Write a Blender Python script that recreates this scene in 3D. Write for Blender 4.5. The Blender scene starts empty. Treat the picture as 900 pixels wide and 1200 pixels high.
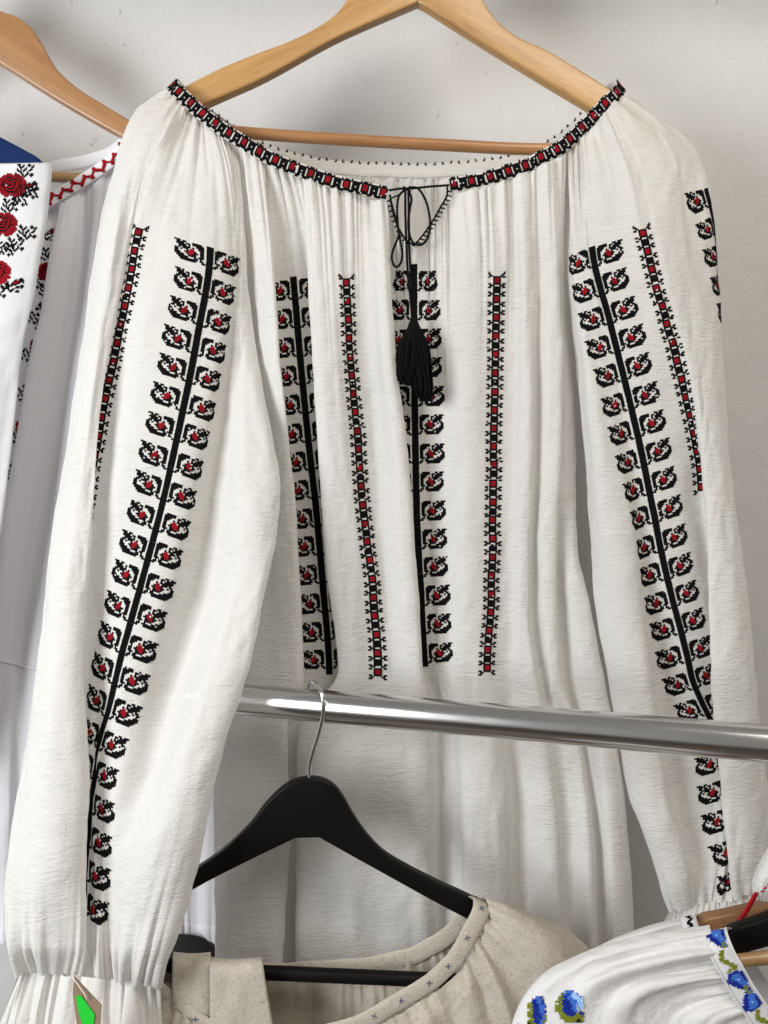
import bpy, math, random
import numpy as np
from mathutils import Matrix, Vector

# ------------------------------------------------------------------ camera, light, exposure
CAMZ = 1.45                       # eye height of the photographer
F = 1000.0                        # focal length in photo pixels (photo 900 x 1200)
sc = bpy.context.scene
cam_d = bpy.data.cameras.new('camera')
cam_d.sensor_fit = 'HORIZONTAL'
cam_d.sensor_width = 36.0
cam_d.lens = 36.0 * F / 900.0
cam_d.clip_start = 0.01
cam_d.clip_end = 50
cam = bpy.data.objects.new('camera', cam_d)
sc.collection.objects.link(cam)
cam.location = (0, 0, CAMZ)
cam.rotation_euler = (math.radians(90), 0, 0)
sc.camera = cam

world = bpy.data.worlds.new('World')
sc.world = world
world.use_nodes = True
bg = world.node_tree.nodes['Background']
bg.inputs[0].default_value = (1.0, 0.972, 0.925, 1)
bg.inputs[1].default_value = 0.235


def area(name, loc, target, sx, sy, power, col):
    l = bpy.data.lights.new(name, 'AREA')
    l.shape = 'RECTANGLE'
    l.size, l.size_y, l.energy, l.color = sx, sy, power, col
    o = bpy.data.objects.new(name, l)
    sc.collection.objects.link(o)
    o.location = loc
    d = Vector(target) - Vector(loc)
    o.rotation_euler = d.to_track_quat('-Z', 'Y').to_euler()
    return o


area('window_light', (-1.22, -0.32, CAMZ + 0.12), (-0.02, 0.75, CAMZ - 0.08), 0.6, 0.9, 28.0, (0.94, 0.97, 1.0))
area('ceiling_light', (0.70, -0.30, CAMZ + 1.10), (0.15, 0.85, CAMZ - 0.1), 1.2, 0.6, 15.0, (1.0, 0.93, 0.84))
sc.view_settings.view_transform = 'Standard'
sc.view_settings.look = 'None'
sc.view_settings.exposure = 0.12
sc.view_settings.gamma = 1.0
sc.view_settings.use_curve_mapping = False
sc.cycles.max_bounces = 8
sc.cycles.transparent_max_bounces = 10

# ------------------------------------------------------------------ helpers
random.seed(4)
C = sc.collection
D0 = 0.74                         # distance from the eye to the hanging blouse


def P(px, py, d):
    return np.array([(px - 450.0) / F * d, d, CAMZ - (py - 600.0) / F * d])


def Pa(px, py, d):
    px, py, d = np.asarray(px, float), np.asarray(py, float), np.asarray(d, float)
    return np.stack([(px - 450.0) / F * d, d, CAMZ - (py - 600.0) / F * d], -1)


def vnoise1(x, seed):
    r = np.random.RandomState(seed).rand(4096) * 2 - 1
    i = np.floor(x).astype(int)
    f = x - i
    f = f * f * (3 - 2 * f)
    return r[i % 4096] * (1 - f) + r[(i + 1) % 4096] * f


def vnoise2(x, y, seed):
    r = np.random.RandomState(seed).rand(256, 256) * 2 - 1
    i, j = np.floor(x).astype(int), np.floor(y).astype(int)
    f, g = x - i, y - j
    f, g = f * f * (3 - 2 * f), g * g * (3 - 2 * g)
    a = r[i % 256, j % 256] * (1 - f) + r[(i + 1) % 256, j % 256] * f
    b = r[i % 256, (j + 1) % 256] * (1 - f) + r[(i + 1) % 256, (j + 1) % 256] * f
    return a * (1 - g) + b * g


def pchip(t, p, q):
    """monotone cubic of p[k,c] at knots t, evaluated at q"""
    t = np.asarray(t, float)
    p = np.asarray(p, float)
    n = len(t)
    h = np.diff(t)[:, None]
    dl = np.diff(p, axis=0) / h
    m = np.zeros_like(p)
    if n == 2:
        m[:] = dl[0]
    else:
        s = (dl[:-1] * dl[1:]) > 0
        w1, w2 = 2 * h[1:] + h[:-1], h[1:] + 2 * h[:-1]
        with np.errstate(divide='ignore', invalid='ignore'):
            hm = (w1 + w2) / (w1 / dl[:-1] + w2 / dl[1:])
        m[1:-1] = np.where(s, hm, 0)
        m[0], m[-1] = dl[0], dl[-1]
    k = np.clip(np.searchsorted(t, q, 'right') - 1, 0, n - 2)
    hh = (t[k + 1] - t[k])[:, None]
    x = ((q - t[k]) / (t[k + 1] - t[k]))[:, None]
    return ((1 + 2 * x) * (1 - x) ** 2 * p[k] + x * (1 - x) ** 2 * hh * m[k]
            + x * x * (3 - 2 * x) * p[k + 1] + x * x * (x - 1) * hh * m[k + 1])


def hermite(Cn, closed, step, nmin=3):
    """smooth curve through control points Cn[rows, n, 3]; returns pts[rows, N, 3] and u[N]"""
    n = Cn.shape[1]
    if closed:
        ext = np.concatenate([Cn[:, -1:], Cn, Cn[:, :2]], 1)
    else:
        ext = np.concatenate([2 * Cn[:, :1] - Cn[:, 1:2], Cn, 2 * Cn[:, -1:] - Cn[:, -2:-1]], 1)
    dd = np.diff(ext, axis=1)
    ln = np.linalg.norm(dd, axis=2, keepdims=True) + 1e-9
    un = dd / ln
    # weight the direction by the inverse length so short chords do not get swung about
    T = un[:, :-1] / np.sqrt(ln[:, :-1]) + un[:, 1:] / np.sqrt(ln[:, 1:])
    T /= np.linalg.norm(T, axis=2, keepdims=True) + 1e-9
    segs = n if closed else n - 1
    pts, us = [], []
    for i in range(segs):
        p0, p1 = Cn[:, i], Cn[:, (i + 1) % n]
        L = np.linalg.norm(p1 - p0, axis=1)[:, None]
        ns = max(nmin, int(math.ceil(L.max() / step)))
        x = np.arange(ns) / ns
        if not closed and i == segs - 1:
            x = np.append(x, 1.0)
        t0, t1 = T[:, i] * L, T[:, (i + 1) % (n if closed else n + 1)] * L
        a = (1 + 2 * x) * (1 - x) ** 2
        b = x * (1 - x) ** 2
        c = x * x * (3 - 2 * x)
        e = x * x * (x - 1)
        pts.append(p0[:, None] * a[None, :, None] + t0[:, None] * b[None, :, None]
                   + p1[:, None] * c[None, :, None] + t1[:, None] * e[None, :, None])
        us.append(i + x)
    return np.concatenate(pts, 1), np.concatenate(us)


class Surf:
    """a cloth sheet: grid of world points G[v, u, 3] with u in track units"""
    def __init__(s, G, u, px, closed):
        s.G, s.u, s.px, s.closed = G, u, px, closed
        gv = np.gradient(G, axis=0)
        gu = np.gradient(G, axis=1)
        nn = np.cross(gu, gv)
        s.N = nn / (np.linalg.norm(nn, axis=2, keepdims=True) + 1e-12)
        s.S = np.concatenate([np.zeros((G.shape[0], 1)), np.cumsum(np.linalg.norm(np.diff(G, axis=1), axis=2), 1)], 1)
        s.sign = 1.0
        mid = s.N[G.shape[0] // 2]
        f = int(G.shape[1] * 0.25)
        if np.mean(mid[:f * 2, 1]) > 0:
            s.sign = -1.0

    def sample(s, r, c):
        nr, nc = s.G.shape[:2]
        r = np.clip(r, 0, nr - 1.001)
        c = np.clip(c, 0, nc - 1.001)
        i, j = r.astype(int), c.astype(int)
        f, g = (r - i)[:, None], (c - j)[:, None]
        def b(A):
            return (A[i, j] * (1 - f) * (1 - g) + A[i + 1, j] * f * (1 - g)
                    + A[i, j + 1] * (1 - f) * g + A[i + 1, j + 1] * f * g)
        n = b(s.N) * s.sign
        return b(s.G), n / (np.linalg.norm(n, axis=1, keepdims=True) + 1e-12)

    def by_y(s, rows=700):
        y = s.px[:, :, 1]
        yy = np.linspace(y.min(), y.max(), rows)
        nc = s.G.shape[1]
        G = np.zeros((rows, nc, 3))
        for j in range(nc):
            for k in range(3):
                G[:, j, k] = np.interp(yy, y[:, j], s.G[:, j, k])
        px = np.zeros((rows, nc, 2))
        px[:, :, 1] = yy[:, None]
        r = Surf(G, s.u, px, s.closed)
        r.sign = s.sign
        # keep true cloth normals
        for j in range(nc):
            for k in range(3):
                r.N[:, j, k] = np.interp(yy, y[:, j], s.N[:, j, k])
        return r

    def col(s, u):
        return np.interp(u, s.u, np.arange(len(s.u)))


def loft(tracks, d0=D0, closed=True, nv=260, step=1.6, gtop=(0, 50, 9), gbot=(0, 40, 9), wob=1.0, crease=0.0, seed=1, frontn=None, fold=1.0):
    """tracks: lists of (x, y, h): photo position and millimetres towards the eye from d0"""
    nt = len(tracks)
    v = np.linspace(0, 1, nv)
    Cn = np.zeros((nv, nt, 3))
    for k, tr in enumerate(tracks):
        a = np.array(tr, float)
        L = np.concatenate([[0], np.cumsum(np.linalg.norm(np.diff(a[:, :2], axis=0), axis=1))])
        Cn[:, k] = pchip(L / L[-1], a, v)
    Cn[:, :, 2] *= 1.35                       # mm -> px at this distance, so chords are true
    if fold != 1.0:
        # deepen folds about the slowly varying mean of the neighbouring tracks
        hh = Cn[:, :, 2].copy()
        w = np.array([1, 2, 3, 2, 1.0])
        w /= w.sum()
        pad = np.pad(hh, ((0, 0), (2, 2)), 'wrap' if closed else 'edge')
        mean = sum(w[k] * pad[:, k:k + nt] for k in range(5))
        Cn[:, :, 2] = mean + (hh - mean) * (1 + (fold - 1) * np.clip(np.linspace(0, 1, nv) * 6, 0, 1)[:, None])
    pts, u = hermite(Cn, closed, step)
    px = pts[:, :, :2].copy()
    h = pts[:, :, 2] / 1.35
    nu = pts.shape[1]
    sL = np.concatenate([[0], np.cumsum(np.linalg.norm(np.diff(pts.mean(0), axis=0), axis=1))])   # mean width coordinate, px
    ytop = np.concatenate([np.zeros((1, nu)), np.cumsum(np.linalg.norm(np.diff(px, axis=0), axis=2), 0)], 0)
    ybot = ytop[-1:] - ytop
    S = np.repeat(sL[None], nv, 0)
    disp = np.zeros((nv, nu))
    for (A, Ld, w), dist, sd, row in ((gtop, ytop, 11, pts[0]), (gbot, ybot, 23, pts[-1])):
        if A:
            S = np.repeat(np.concatenate([[0], np.cumsum(np.linalg.norm(np.diff(row, axis=0), axis=1))])[None], nv, 0)
            ridge = (np.abs(vnoise1(S / w, seed + sd)) * 1.6 - 0.6) + 0.6 * vnoise1(S / (w * 0.45), seed + sd + 1)
            loc = Ld * (0.65 + 0.9 * np.abs(vnoise1(S / (w * 1.7), seed + sd + 2)))
            disp += A * ridge * np.exp(-(dist / loc) ** 1.3)
    S = np.repeat(sL[None], nv, 0)
    if wob:
        disp += wob * (1.3 * vnoise2(S / 38 + 7, ytop / 190 + 3, seed + 31) + 0.7 * vnoise2(S / 17, ytop / 90, seed + 32)
                       + 0.30 * vnoise2(S / 9, ytop / 24, seed + 33) + 0.22 * vnoise2((S + 0.6 * ytop) / 13, (ytop - 0.6 * S) / 40, seed + 34))
    if crease:
        sl = 0.25 * vnoise1(ytop / 120, seed + 9)
        disp += crease * (np.maximum(0, vnoise2(S / 60 + ytop * 0.004, ytop / 11 + S * 0.02 * (1 + sl), seed + 41)) ** 1.5
                          + 0.5 * np.maximum(0, vnoise2(S / 30, ytop / 6 - S * 0.03, seed + 42)))
    G = Pa(px[:, :, 0], px[:, :, 1], d0 - h / 1000.0)
    if disp.any():
        gv, gu = np.gradient(G, axis=0), np.gradient(G, axis=1)
        nn = np.cross(gu, gv)
        nn /= np.linalg.norm(nn, axis=2, keepdims=True) + 1e-12
        f = nu if frontn is None else frontn
        if nn[nv // 2, :max(2, nu // 3), 1].mean() > 0:
            nn = -nn
        # a folded neighbour can turn the normal right round: smooth it
        G = G + nn * (disp / 1000.0)[:, :, None]
    return Surf(G, u, px, closed)


def mesh_obj(name, verts, faces, mat, parent=None, smooth=True, mats=None, midx=None):
    me = bpy.data.meshes.new(name)
    verts = np.asarray(verts, np.float64)
    base = np.array(parent_base(parent)) if parent is not None else 0.0
    me.from_pydata((verts - base).tolist() if False else verts.tolist(), [], faces if isinstance(faces, list) else faces.tolist())
    for m in (mats or [mat]):
        me.materials.append(m)
    if midx is not None:
        me.polygons.foreach_set('material_index', np.asarray(midx, np.int32))
    me.polygons.foreach_set('use_smooth', np.full(len(me.polygons), smooth))
    me.update()
    o = bpy.data.objects.new(name, me)
    C.objects.link(o)
    if parent is not None:
        o.parent = parent
        o.matrix_parent_inverse = Matrix.Translation(-Vector(parent_base(parent)))
    return o


def parent_base(p):
    b = Vector((0, 0, 0))
    q = p
    while q is not None:
        if q.type == 'EMPTY':
            b = Vector(q.location)
        q = q.parent
    return b if p.type == 'EMPTY' else Vector((0, 0, 0))


def grid_faces(nr, nc, closed):
    i = np.arange(nr - 1)[:, None]
    cc = nc if closed else nc - 1
    j = np.arange(cc)[None]
    j2 = (j + 1) % nc
    f = np.stack([i * nc + j, i * nc + j2, (i + 1) * nc + j2, (i + 1) * nc + j], -1)
    return f.reshape(-1, 4)


def surf_obj(name, s, mat, parent=None):
    nr, nc = s.G.shape[:2]
    return mesh_obj(name, s.G.reshape(-1, 3), grid_faces(nr, nc, s.closed), mat, parent)


def thing(name, label, cat, loc, group=None):
    o = bpy.data.objects.new(name, None)
    o.empty_display_size = 0.02
    C.objects.link(o)
    o.location = loc
    o['label'] = label
    o['category'] = cat
    if group:
        o['group'] = group
    return o


def tube_geo(path, rad, ns=8, cap=True):
    path = np.asarray(path, float)
    n = len(path)
    rad = np.broadcast_to(np.asarray(rad, float), (n,))
    T = np.gradient(path, axis=0)
    T /= np.linalg.norm(T, axis=1, keepdims=True) + 1e-12
    up = np.array([0, -1.0, 0]) if abs(T[0, 1]) < 0.9 else np.array([0, 0, 1.0])
    A = np.zeros_like(path)
    a = up - T[0] * up.dot(T[0])
    for i in range(n):
        a = a - T[i] * a.dot(T[i])
        a /= np.linalg.norm(a) + 1e-12
        A[i] = a
    B = np.cross(T, A)
    ang = np.arange(ns) * 2 * math.pi / ns
    V = path[:, None] + rad[:, None, None] * (np.cos(ang)[None, :, None] * A[:, None] + np.sin(ang)[None, :, None] * B[:, None])
    faces = grid_faces(n, ns, True).tolist()
    if cap:
        faces.append(list(range(ns))[::-1])
        faces.append([(n - 1) * ns + k for k in range(ns)])
    return V.reshape(-1, 3), faces, A, B


def spline(pts, n):
    a = np.array(pts, float)[None]
    L = np.linalg.norm(np.diff(a[0], axis=0), axis=1).sum()
    q, u = hermite(a, False, L / n)
    q = q[0]
    s = np.concatenate([[0], np.cumsum(np.linalg.norm(np.diff(q, axis=0), axis=1))])
    t = np.linspace(0, s[-1], n)
    return np.stack([np.interp(t, s, q[:, k]) for k in range(q.shape[1])], 1)


class Geo:
    def __init__(s):
        s.v, s.f, s.m, s.n = [], [], [], 0

    def add(s, V, Fc, mi=0):
        s.v.append(np.asarray(V, float))
        s.f += [[k + s.n for k in f] for f in (Fc if isinstance(Fc, list) else Fc.tolist())]
        s.m += [mi] * len(Fc)
        s.n += len(V)

    def build(s, name, mats, parent=None, smooth=True):
        mats = mats if isinstance(mats, list) else [mats]
        return mesh_obj(name, np.concatenate(s.v), s.f, None, parent, smooth, mats, s.m)


def tube(name, pts_px, rad_mm, mat, parent=None, n=60, ns=8, d0=D0):
    """pts (x, y, h)"""
    q = spline([(p[0], p[1], p[2] * 1.35) for p in pts_px], n)
    V, f, _, _ = tube_geo(Pa(q[:, 0], q[:, 1], d0 - q[:, 2] / 1350.0), rad_mm / 1000.0, ns)
    return mesh_obj(name, V, f, mat, parent)


def cord(g, pts_px, rad_mm, n=90, d0=D0, pitch=2.6, mi=0):
    """twisted two-ply cord"""
    q = spline([(p[0], p[1], p[2] * 1.35) for p in pts_px], n)
    path = Pa(q[:, 0], q[:, 1], d0 - q[:, 2] / 1350.0)
    _, _, A, B = tube_geo(path, 0.001, 3)
    s = np.concatenate([[0], np.cumsum(np.linalg.norm(np.diff(path, axis=0), axis=1))]) * 1000
    for ph in (0, math.pi):
        a = s / pitch * 2 * math.pi + ph
        pp = path + rad_mm / 1000 * 0.5 * (np.cos(a)[:, None] * A + np.sin(a)[:, None] * B)
        V, f, _, _ = tube_geo(pp, rad_mm / 1000 * 0.62, 6)
        g.add(V, f, mi)


def slab(name, outline_px, d, thick, mat, parent=None, bevel=0.0025, yaw=0.0, pivot=None, seg=3):
    """an outline in photo pixels at distance d, cut from a board of real thickness, edges rounded"""
    import bmesh
    o2 = np.array([P(x, y, d) for x, y in outline_px])
    n = len(o2)
    bm = bmesh.new()
    fv = [bm.verts.new(p) for p in o2]
    # same outline further back (a straight board, not a cone towards the eye)
    bv = [bm.verts.new(p + np.array([0, thick, 0])) for p in o2]
    bm.faces.new(fv)
    bm.faces.new(bv[::-1])
    for i in range(n):
        bm.faces.new((fv[i], fv[(i + 1) % n], bv[(i + 1) % n], bv[i])[::-1])
    bmesh.ops.recalc_face_normals(bm, faces=bm.faces[:])
    if bevel:
        ed = [e for e in bm.edges if (e.verts[0] in fv) == (e.verts[1] in fv)]
        bmesh.ops.bevel(bm, geom=ed, offset=bevel, segments=seg, affect='EDGES', profile=0.5, clamp_overlap=True)
    if yaw:
        pv = Vector(P(*pivot, d))
        bmesh.ops.rotate(bm, verts=bm.verts[:], cent=pv, matrix=Matrix.Rotation(yaw, 3, 'Z'))
    bmesh.ops.triangulate(bm, faces=[f for f in bm.faces if len(f.verts) > 4])
    me = bpy.data.meshes.new(name)
    bm.to_mesh(me)
    bm.free()
    me.materials.append(mat)
    for p in me.polygons:
        p.use_smooth = True
    try:
        me.set_sharp_from_angle(angle=math.radians(38))
    except Exception:
        pass
    o = bpy.data.objects.new(name, me)
    C.objects.link(o)
    if parent is not None:
        o.parent = parent
        o.matrix_parent_inverse = Matrix.Translation(-Vector(parent_base(parent)))
    return o


def smooth_outline(pts, n=90):
    a = np.array(pts, float)
    q = spline([(x, y, 0) for x, y in pts], n)
    return [(p[0], p[1]) for p in q]


# ------------------------------------------------------------------ materials
def new_mat(name):
    m = bpy.data.materials.new(name)
    m.use_nodes = True
    nt = m.node_tree
    nt.nodes.clear()
    out = nt.nodes.new('ShaderNodeOutputMaterial')
    return m, nt, out


def N(nt, t, **kw):
    n = nt.nodes.new('ShaderNode' + t)
    for k, v in kw.items():
        if k.startswith('i_'):
            n.inputs[k[2:].replace('_', ' ')].default_value = v
        else:
            setattr(n, k, v)
    return n


def fabric(name, col, col2, crinkle=(55, 300), cstr=0.35, weave=1500, wstr=0.25, trans=0.22, sheer=0.07, rough=0.9, flecks=None, mottle=0.5):
    m, nt, out = new_mat(name)
    L = nt.links.new
    tc = N(nt, 'TexCoord')
    # horizontal crepe crinkles
    mp = N(nt, 'Mapping')
    mp.inputs['Scale'].default_value = (crinkle[0], crinkle[0], crinkle[1])
    L(tc.outputs['Object'], mp.inputs[0])
    n1 = N(nt, 'TexNoise', i_Scale=1.0, i_Detail=3.0, i_Roughness=0.5, i_Distortion=1.6)
    L(mp.outputs[0], n1.inputs['Vector'])
    # soft patches where the crepe is smoother
    nm = N(nt, 'TexNoise', i_Scale=14.0, i_Detail=2.0)
    L(tc.outputs['Object'], nm.inputs['Vector'])
    # weave / fuzz
    mw = N(nt, 'Mapping')
    mw.inputs['Scale'].default_value = (weave, weave * 0.4, weave * 0.75)
    L(tc.outputs['Object'], mw.inputs[0])
    n2 = N(nt, 'TexNoise', i_Scale=1.0, i_Detail=2.0, i_Roughness=0.7)
    L(mw.outputs[0], n2.inputs['Vector'])
    b1 = N(nt, 'Bump', i_Distance=0.0016)
    mul = N(nt, 'Math', operation='MULTIPLY')
    mul.inputs[1].default_value = cstr * 2
    L(nm.outputs[0], mul.inputs[0])
    L(mul.outputs[0], b1.inputs['Strength'])
    L(n1.outputs[0], b1.inputs['Height'])
    b2 = N(nt, 'Bump', i_Distance=0.0005, i_Strength=wstr)
    L(n2.outputs[0], b2.inputs['Height'])
    L(b1.outputs[0], b2.inputs['Normal'])
    mix = N(nt, 'Mix', data_type='RGBA')
    mix.inputs[6].default_value = (*col, 1)
    mix.inputs[7].default_value = (*col2, 1)
    rmp = N(nt, 'MapRange')
    rmp.inputs[1].default_value, rmp.inputs[2].default_value = 0.35, 0.7
    L(n2.outputs[0], rmp.inputs[0])
    mm = N(nt, 'Math', operation='MULTIPLY')
    mm.inputs[1].default_value = mottle
    L(rmp.outputs[0], mm.inputs[0])
    L(mm.outputs[0], mix.inputs[0])
    colo = mix.outputs[2]
    if flecks:
        fm = N(nt, 'Mapping')
        fm.inputs['Scale'].default_value = (260, 260, 1500)
        L(tc.outputs['Object'], fm.inputs[0])
        fn = N(nt, 'TexNoise', i_Scale=1.0, i_Detail=2.0, i_Roughness=0.6)
        L(fm.outputs[0], fn.inputs['Vector'])
        fm2 = N(nt, 'Mapping')
        fm2.inputs['Scale'].default_value = (1500, 1500, 260)
        L(tc.outputs['Object'], fm2.inputs[0])
        fn2 = N(nt, 'TexNoise', i_Scale=1.0, i_Detail=2.0, i_Roughness=0.6)
        L(fm2.outputs[0], fn2.inputs['Vector'])
        ad = N(nt, 'Math', operation='ADD')
        L(fn.outputs[0], ad.inputs[0])
        L(fn2.outputs[0], ad.inputs[1])
        r2 = N(nt, 'MapRange')
        r2.inputs[1].default_value, r2.inputs[2].default_value = 1.05, 1.35
        L(ad.outputs[0], r2.inputs[0])
        mx2 = N(nt, 'Mix', data_type='RGBA')
        L(r2.outputs[0], mx2.inputs[0])
        L(colo, mx2.inputs[6])
        mx2.inputs[7].default_value = (*flecks, 1)
        colo = mx2.outputs[2]
    p = N(nt, 'BsdfPrincipled')
    p.inputs['Roughness'].default_value = rough
    p.inputs['Specular IOR Level'].default_value = 0.15
    p.inputs['Sheen Weight'].default_value = 0.15
    p.inputs['Sheen Roughness'].default_value = 0.5
    L(colo, p.inputs['Base Color'])
    L(b2.outputs[0], p.inputs['Normal'])
    cur = p.outputs[0]
    if trans:
        tr = N(nt, 'BsdfTranslucent')
        L(colo, tr.inputs['Color'])
        L(b2.outputs[0], tr.inputs['Normal'])
        ms = N(nt, 'MixShader')
        ms.inputs[0].default_value = trans
        L(cur, ms.inputs[1])
        L(tr.outputs[0], ms.inputs[2])
        cur = ms.outputs[0]
    if sheer:
        tp = N(nt, 'BsdfTransparent')
        ms = N(nt, 'MixShader')
        sh = N(nt, 'MapRange')
        sh.inputs[1].default_value, sh.inputs[2].default_value = 0.35, 0.75
        sh.inputs[3].default_value, sh.inputs[4].default_value = sheer * 1.6, sheer * 0.3
        L(n2.outputs[0], sh.inputs[0])
        L(sh.outputs[0], ms.inputs[0])
        L(cur, ms.inputs[1])
        L(tp.outputs[0], ms.inputs[2])
        cur = ms.outputs[0]
    L(cur, out.inputs['Surface'])
    return m


def thread(name, col, rough=0.75, vary=0.25):
    m, nt, out = new_mat(name)
    L = nt.links.new
    tc = N(nt, 'TexCoord')
    n = N(nt, 'TexNoise', i_Scale=900.0, i_Detail=2.0)
    L(tc.outputs['Object'], n.inputs['Vector'])
    mix = N(nt, 'Mix', data_type='RGBA')
    mix.inputs[6].default_value = tuple(c * (1 - vary) for c in col) + (1,)
    mix.inputs[7].default_value = tuple(min(1, c * (1 + vary)) for c in col) + (1,)
    L(n.outputs[0], mix.inputs[0])
    p = N(nt, 'BsdfPrincipled')
    p.inputs['Roughness'].default_value = rough
    p.inputs['Specular IOR Level'].default_value = 0.12
    L(mix.outputs[2], p.inputs['Base Color'])
    b = N(nt, 'Bump', i_Distance=0.0003, i_Strength=0.5)
    L(n.outputs[0], b.inputs['Height'])
    L(b.outputs[0], p.inputs['Normal'])
    L(p.outputs[0], out.inputs['Surface'])
    return m


def wood(name, dark, light, angle, rough=0.38, coat=0.3):
    """grain runs along a direction turned by angle (radians) in the X-Z plane"""
    m, nt, out = new_mat(name)
    L = nt.links.new
    tc = N(nt, 'TexCoord')
    rot = N(nt, 'Mapping')
    rot.inputs['Rotation'].default_value = (0, angle, 0)
    L(tc.outputs['Object'], rot.inputs[0])
    mp = N(nt, 'Mapping')
    mp.inputs['Scale'].default_value = (9, 130, 130)
    L(rot.outputs[0], mp.inputs[0])
    n = N(nt, 'TexNoise', i_Scale=1.0, i_Detail=5.0, i_Roughness=0.6, i_Distortion=0.6)
    L(mp.outputs[0], n.inputs['Vector'])
    mp2 = N(nt, 'Mapping')
    mp2.inputs['Scale'].default_value = (70, 900, 900)
    L(rot.outputs[0], mp2.inputs[0])
    n2 = N(nt, 'TexNoise', i_Scale=1.0, i_Detail=2.0)
    L(mp2.outputs[0], n2.inputs['Vector'])
    mix = N(nt, 'Mix', data_type='RGBA')
    mix.inputs[6].default_value = (*dark, 1)
    mix.inputs[7].default_value = (*light, 1)
    r = N(nt, 'MapRange')
    r.inputs[1].default_value, r.inputs[2].default_value = 0.3, 0.7
    L(n.outputs[0], r.inputs[0])
    L(r.outputs[0], mix.inputs[0])
    pore = N(nt, 'MapRange')
    pore.inputs[1].default_value, pore.inputs[2].default_value = 0.60, 0.72
    pore.inputs[4].default_value = 0.55
    L(n2.outputs[0], pore.inputs[0])
    mx = N(nt, 'Mix', data_type='RGBA')
    L(pore.outputs[0], mx.inputs[0])
    L(mix.outputs[2], mx.inputs[6])
    mx.inputs[7].default_value = tuple(c * 0.55 for c in dark) + (1,)
    p = N(nt, 'BsdfPrincipled')
    p.inputs['Roughness'].default_value = rough
    p.inputs['Coat Weight'].default_value = coat
    p.inputs['Coat Roughness'].default_value = 0.25
    L(mx.outputs[2], p.inputs['Base Color'])
    b = N(nt, 'Bump', i_Distance=0.0004, i_Strength=0.25)
    L(n2.outputs[0], b.inputs['Height'])
    L(b.outputs[0], p.inputs['Normal'])
    L(p.outputs[0], out.inputs['Surface'])
    return m


def simple(name, col, rough, metal=0.0, nscale=300, bump=0.1, spec=0.5, rvar=0.1, dist=0.0005, stretch=None, rough_scale=40):
    m, nt, out = new_mat(name)
    L = nt.links.new
    tc = N(nt, 'TexCoord')
    mp = N(nt, 'Mapping')
    mp.inputs['Scale'].default_value = stretch or (1, 1, 1)
    L(tc.outputs['Object'], mp.inputs[0])
    n = N(nt, 'TexNoise', i_Scale=float(nscale), i_Detail=3.0)
    L(mp.outputs[0], n.inputs['Vector'])
    n2 = N(nt, 'TexNoise', i_Scale=float(rough_scale), i_Detail=4.0)
    L(mp.outputs[0], n2.inputs['Vector'])
    p = N(nt, 'BsdfPrincipled')
    p.inputs['Base Color'].default_value = (*col, 1)
    p.inputs['Metallic'].default_value = metal
    p.inputs['Specular IOR Level'].default_value = spec
    r = N(nt, 'MapRange')
    r.inputs[3].default_value, r.inputs[4].default_value = max(0.02, rough - rvar), min(1, rough + rvar)
    L(n2.outputs[0], r.inputs[0])
    L(r.outputs[0], p.inputs['Roughness'])
    b = N(nt, 'Bump', i_Distance=dist, i_Strength=bump)
    L(n.outputs[0], b.inputs['Height'])
    L(b.outputs[0], p.inputs['Normal'])
    L(p.outputs[0], out.inputs['Surface'])
    return m


M_crepe = fabric('white_crepe', (0.84, 0.825, 0.79), (0.75, 0.735, 0.70), crinkle=(60, 270), cstr=0.62, weave=720, wstr=1.0, trans=0.28, sheer=0.12)
M_satin = fabric('white_satin_cotton', (0.83, 0.82, 0.85), (0.78, 0.77, 0.80), crinkle=(40, 60), cstr=0.2, weave=1500, wstr=0.25, trans=0.15, sheer=0.0)
M_cotton = fabric('white_cotton', (0.68, 0.68, 0.69), (0.61, 0.61, 0.62), crinkle=(60, 70), cstr=0.3, weave=1300, wstr=0.6, trans=0.1, sheer=0.0)
M_gauze = fabric('white_gauze', (0.86, 0.85, 0.84), (0.76, 0.75, 0.74), crinkle=(90, 120), cstr=0.45, weave=1300, wstr=0.4, trans=0.25, sheer=0.10)
M_linen = fabric('natural_linen', (0.54, 0.49, 0.415), (0.43, 0.39, 0.325), crinkle=(70, 80), cstr=0.45, weave=1000, wstr=1.0, trans=0.08, sheer=0.0, flecks=(0.30, 0.25, 0.19), mottle=0.8)
M_hem_shade = fabric('hem_shade_black', (0.018, 0.017, 0.017), (0.012, 0.012, 0.012), trans=0, sheer=0)  # black colour standing in for the shade under the satin hem
T_black = thread('black_thread', (0.0045, 0.0045, 0.005), 0.95)
T_red = thread('red_thread', (0.31, 0.007, 0.014), 0.75)
T_red2 = thread('dark_red_thread', (0.25, 0.006, 0.012), 0.75)
T_navy = thread('navy_thread', (0.10, 0.11, 0.17), 0.7)
T_blue = thread('deep_blue_thread', (0.012, 0.03, 0.27), 0.6)
T_mid = thread('cornflower_thread', (0.06, 0.17, 0.55), 0.6)
T_light = thread('pale_blue_thread', (0.38, 0.55, 0.80), 0.6)
T_olive = thread('olive_thread', (0.20, 0.23, 0.02), 0.6)
T_dark = thread('dark_green_thread', (0.01, 0.02, 0.012), 0.7)
T_white = thread('white_thread', (0.8, 0.79, 0.76), 0.8, 0.06)
W_ang = math.radians
WOOD_L = wood('honey_wood_left_arm', (0.36, 0.19, 0.062), (0.53, 0.31, 0.115), W_ang(25))
WOOD_R = wood('honey_wood_right_arm', (0.36, 0.19, 0.062), (0.53, 0.31, 0.115), W_ang(-29))
WOOD_B = wood('amber_wood_bar', (0.28, 0.125, 0.045), (0.40, 0.20, 0.08), W_ang(-2))
WOOD_T = wood('tan_wood', (0.28, 0.135, 0.052), (0.37, 0.19, 0.078), W_ang(-34))
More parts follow.
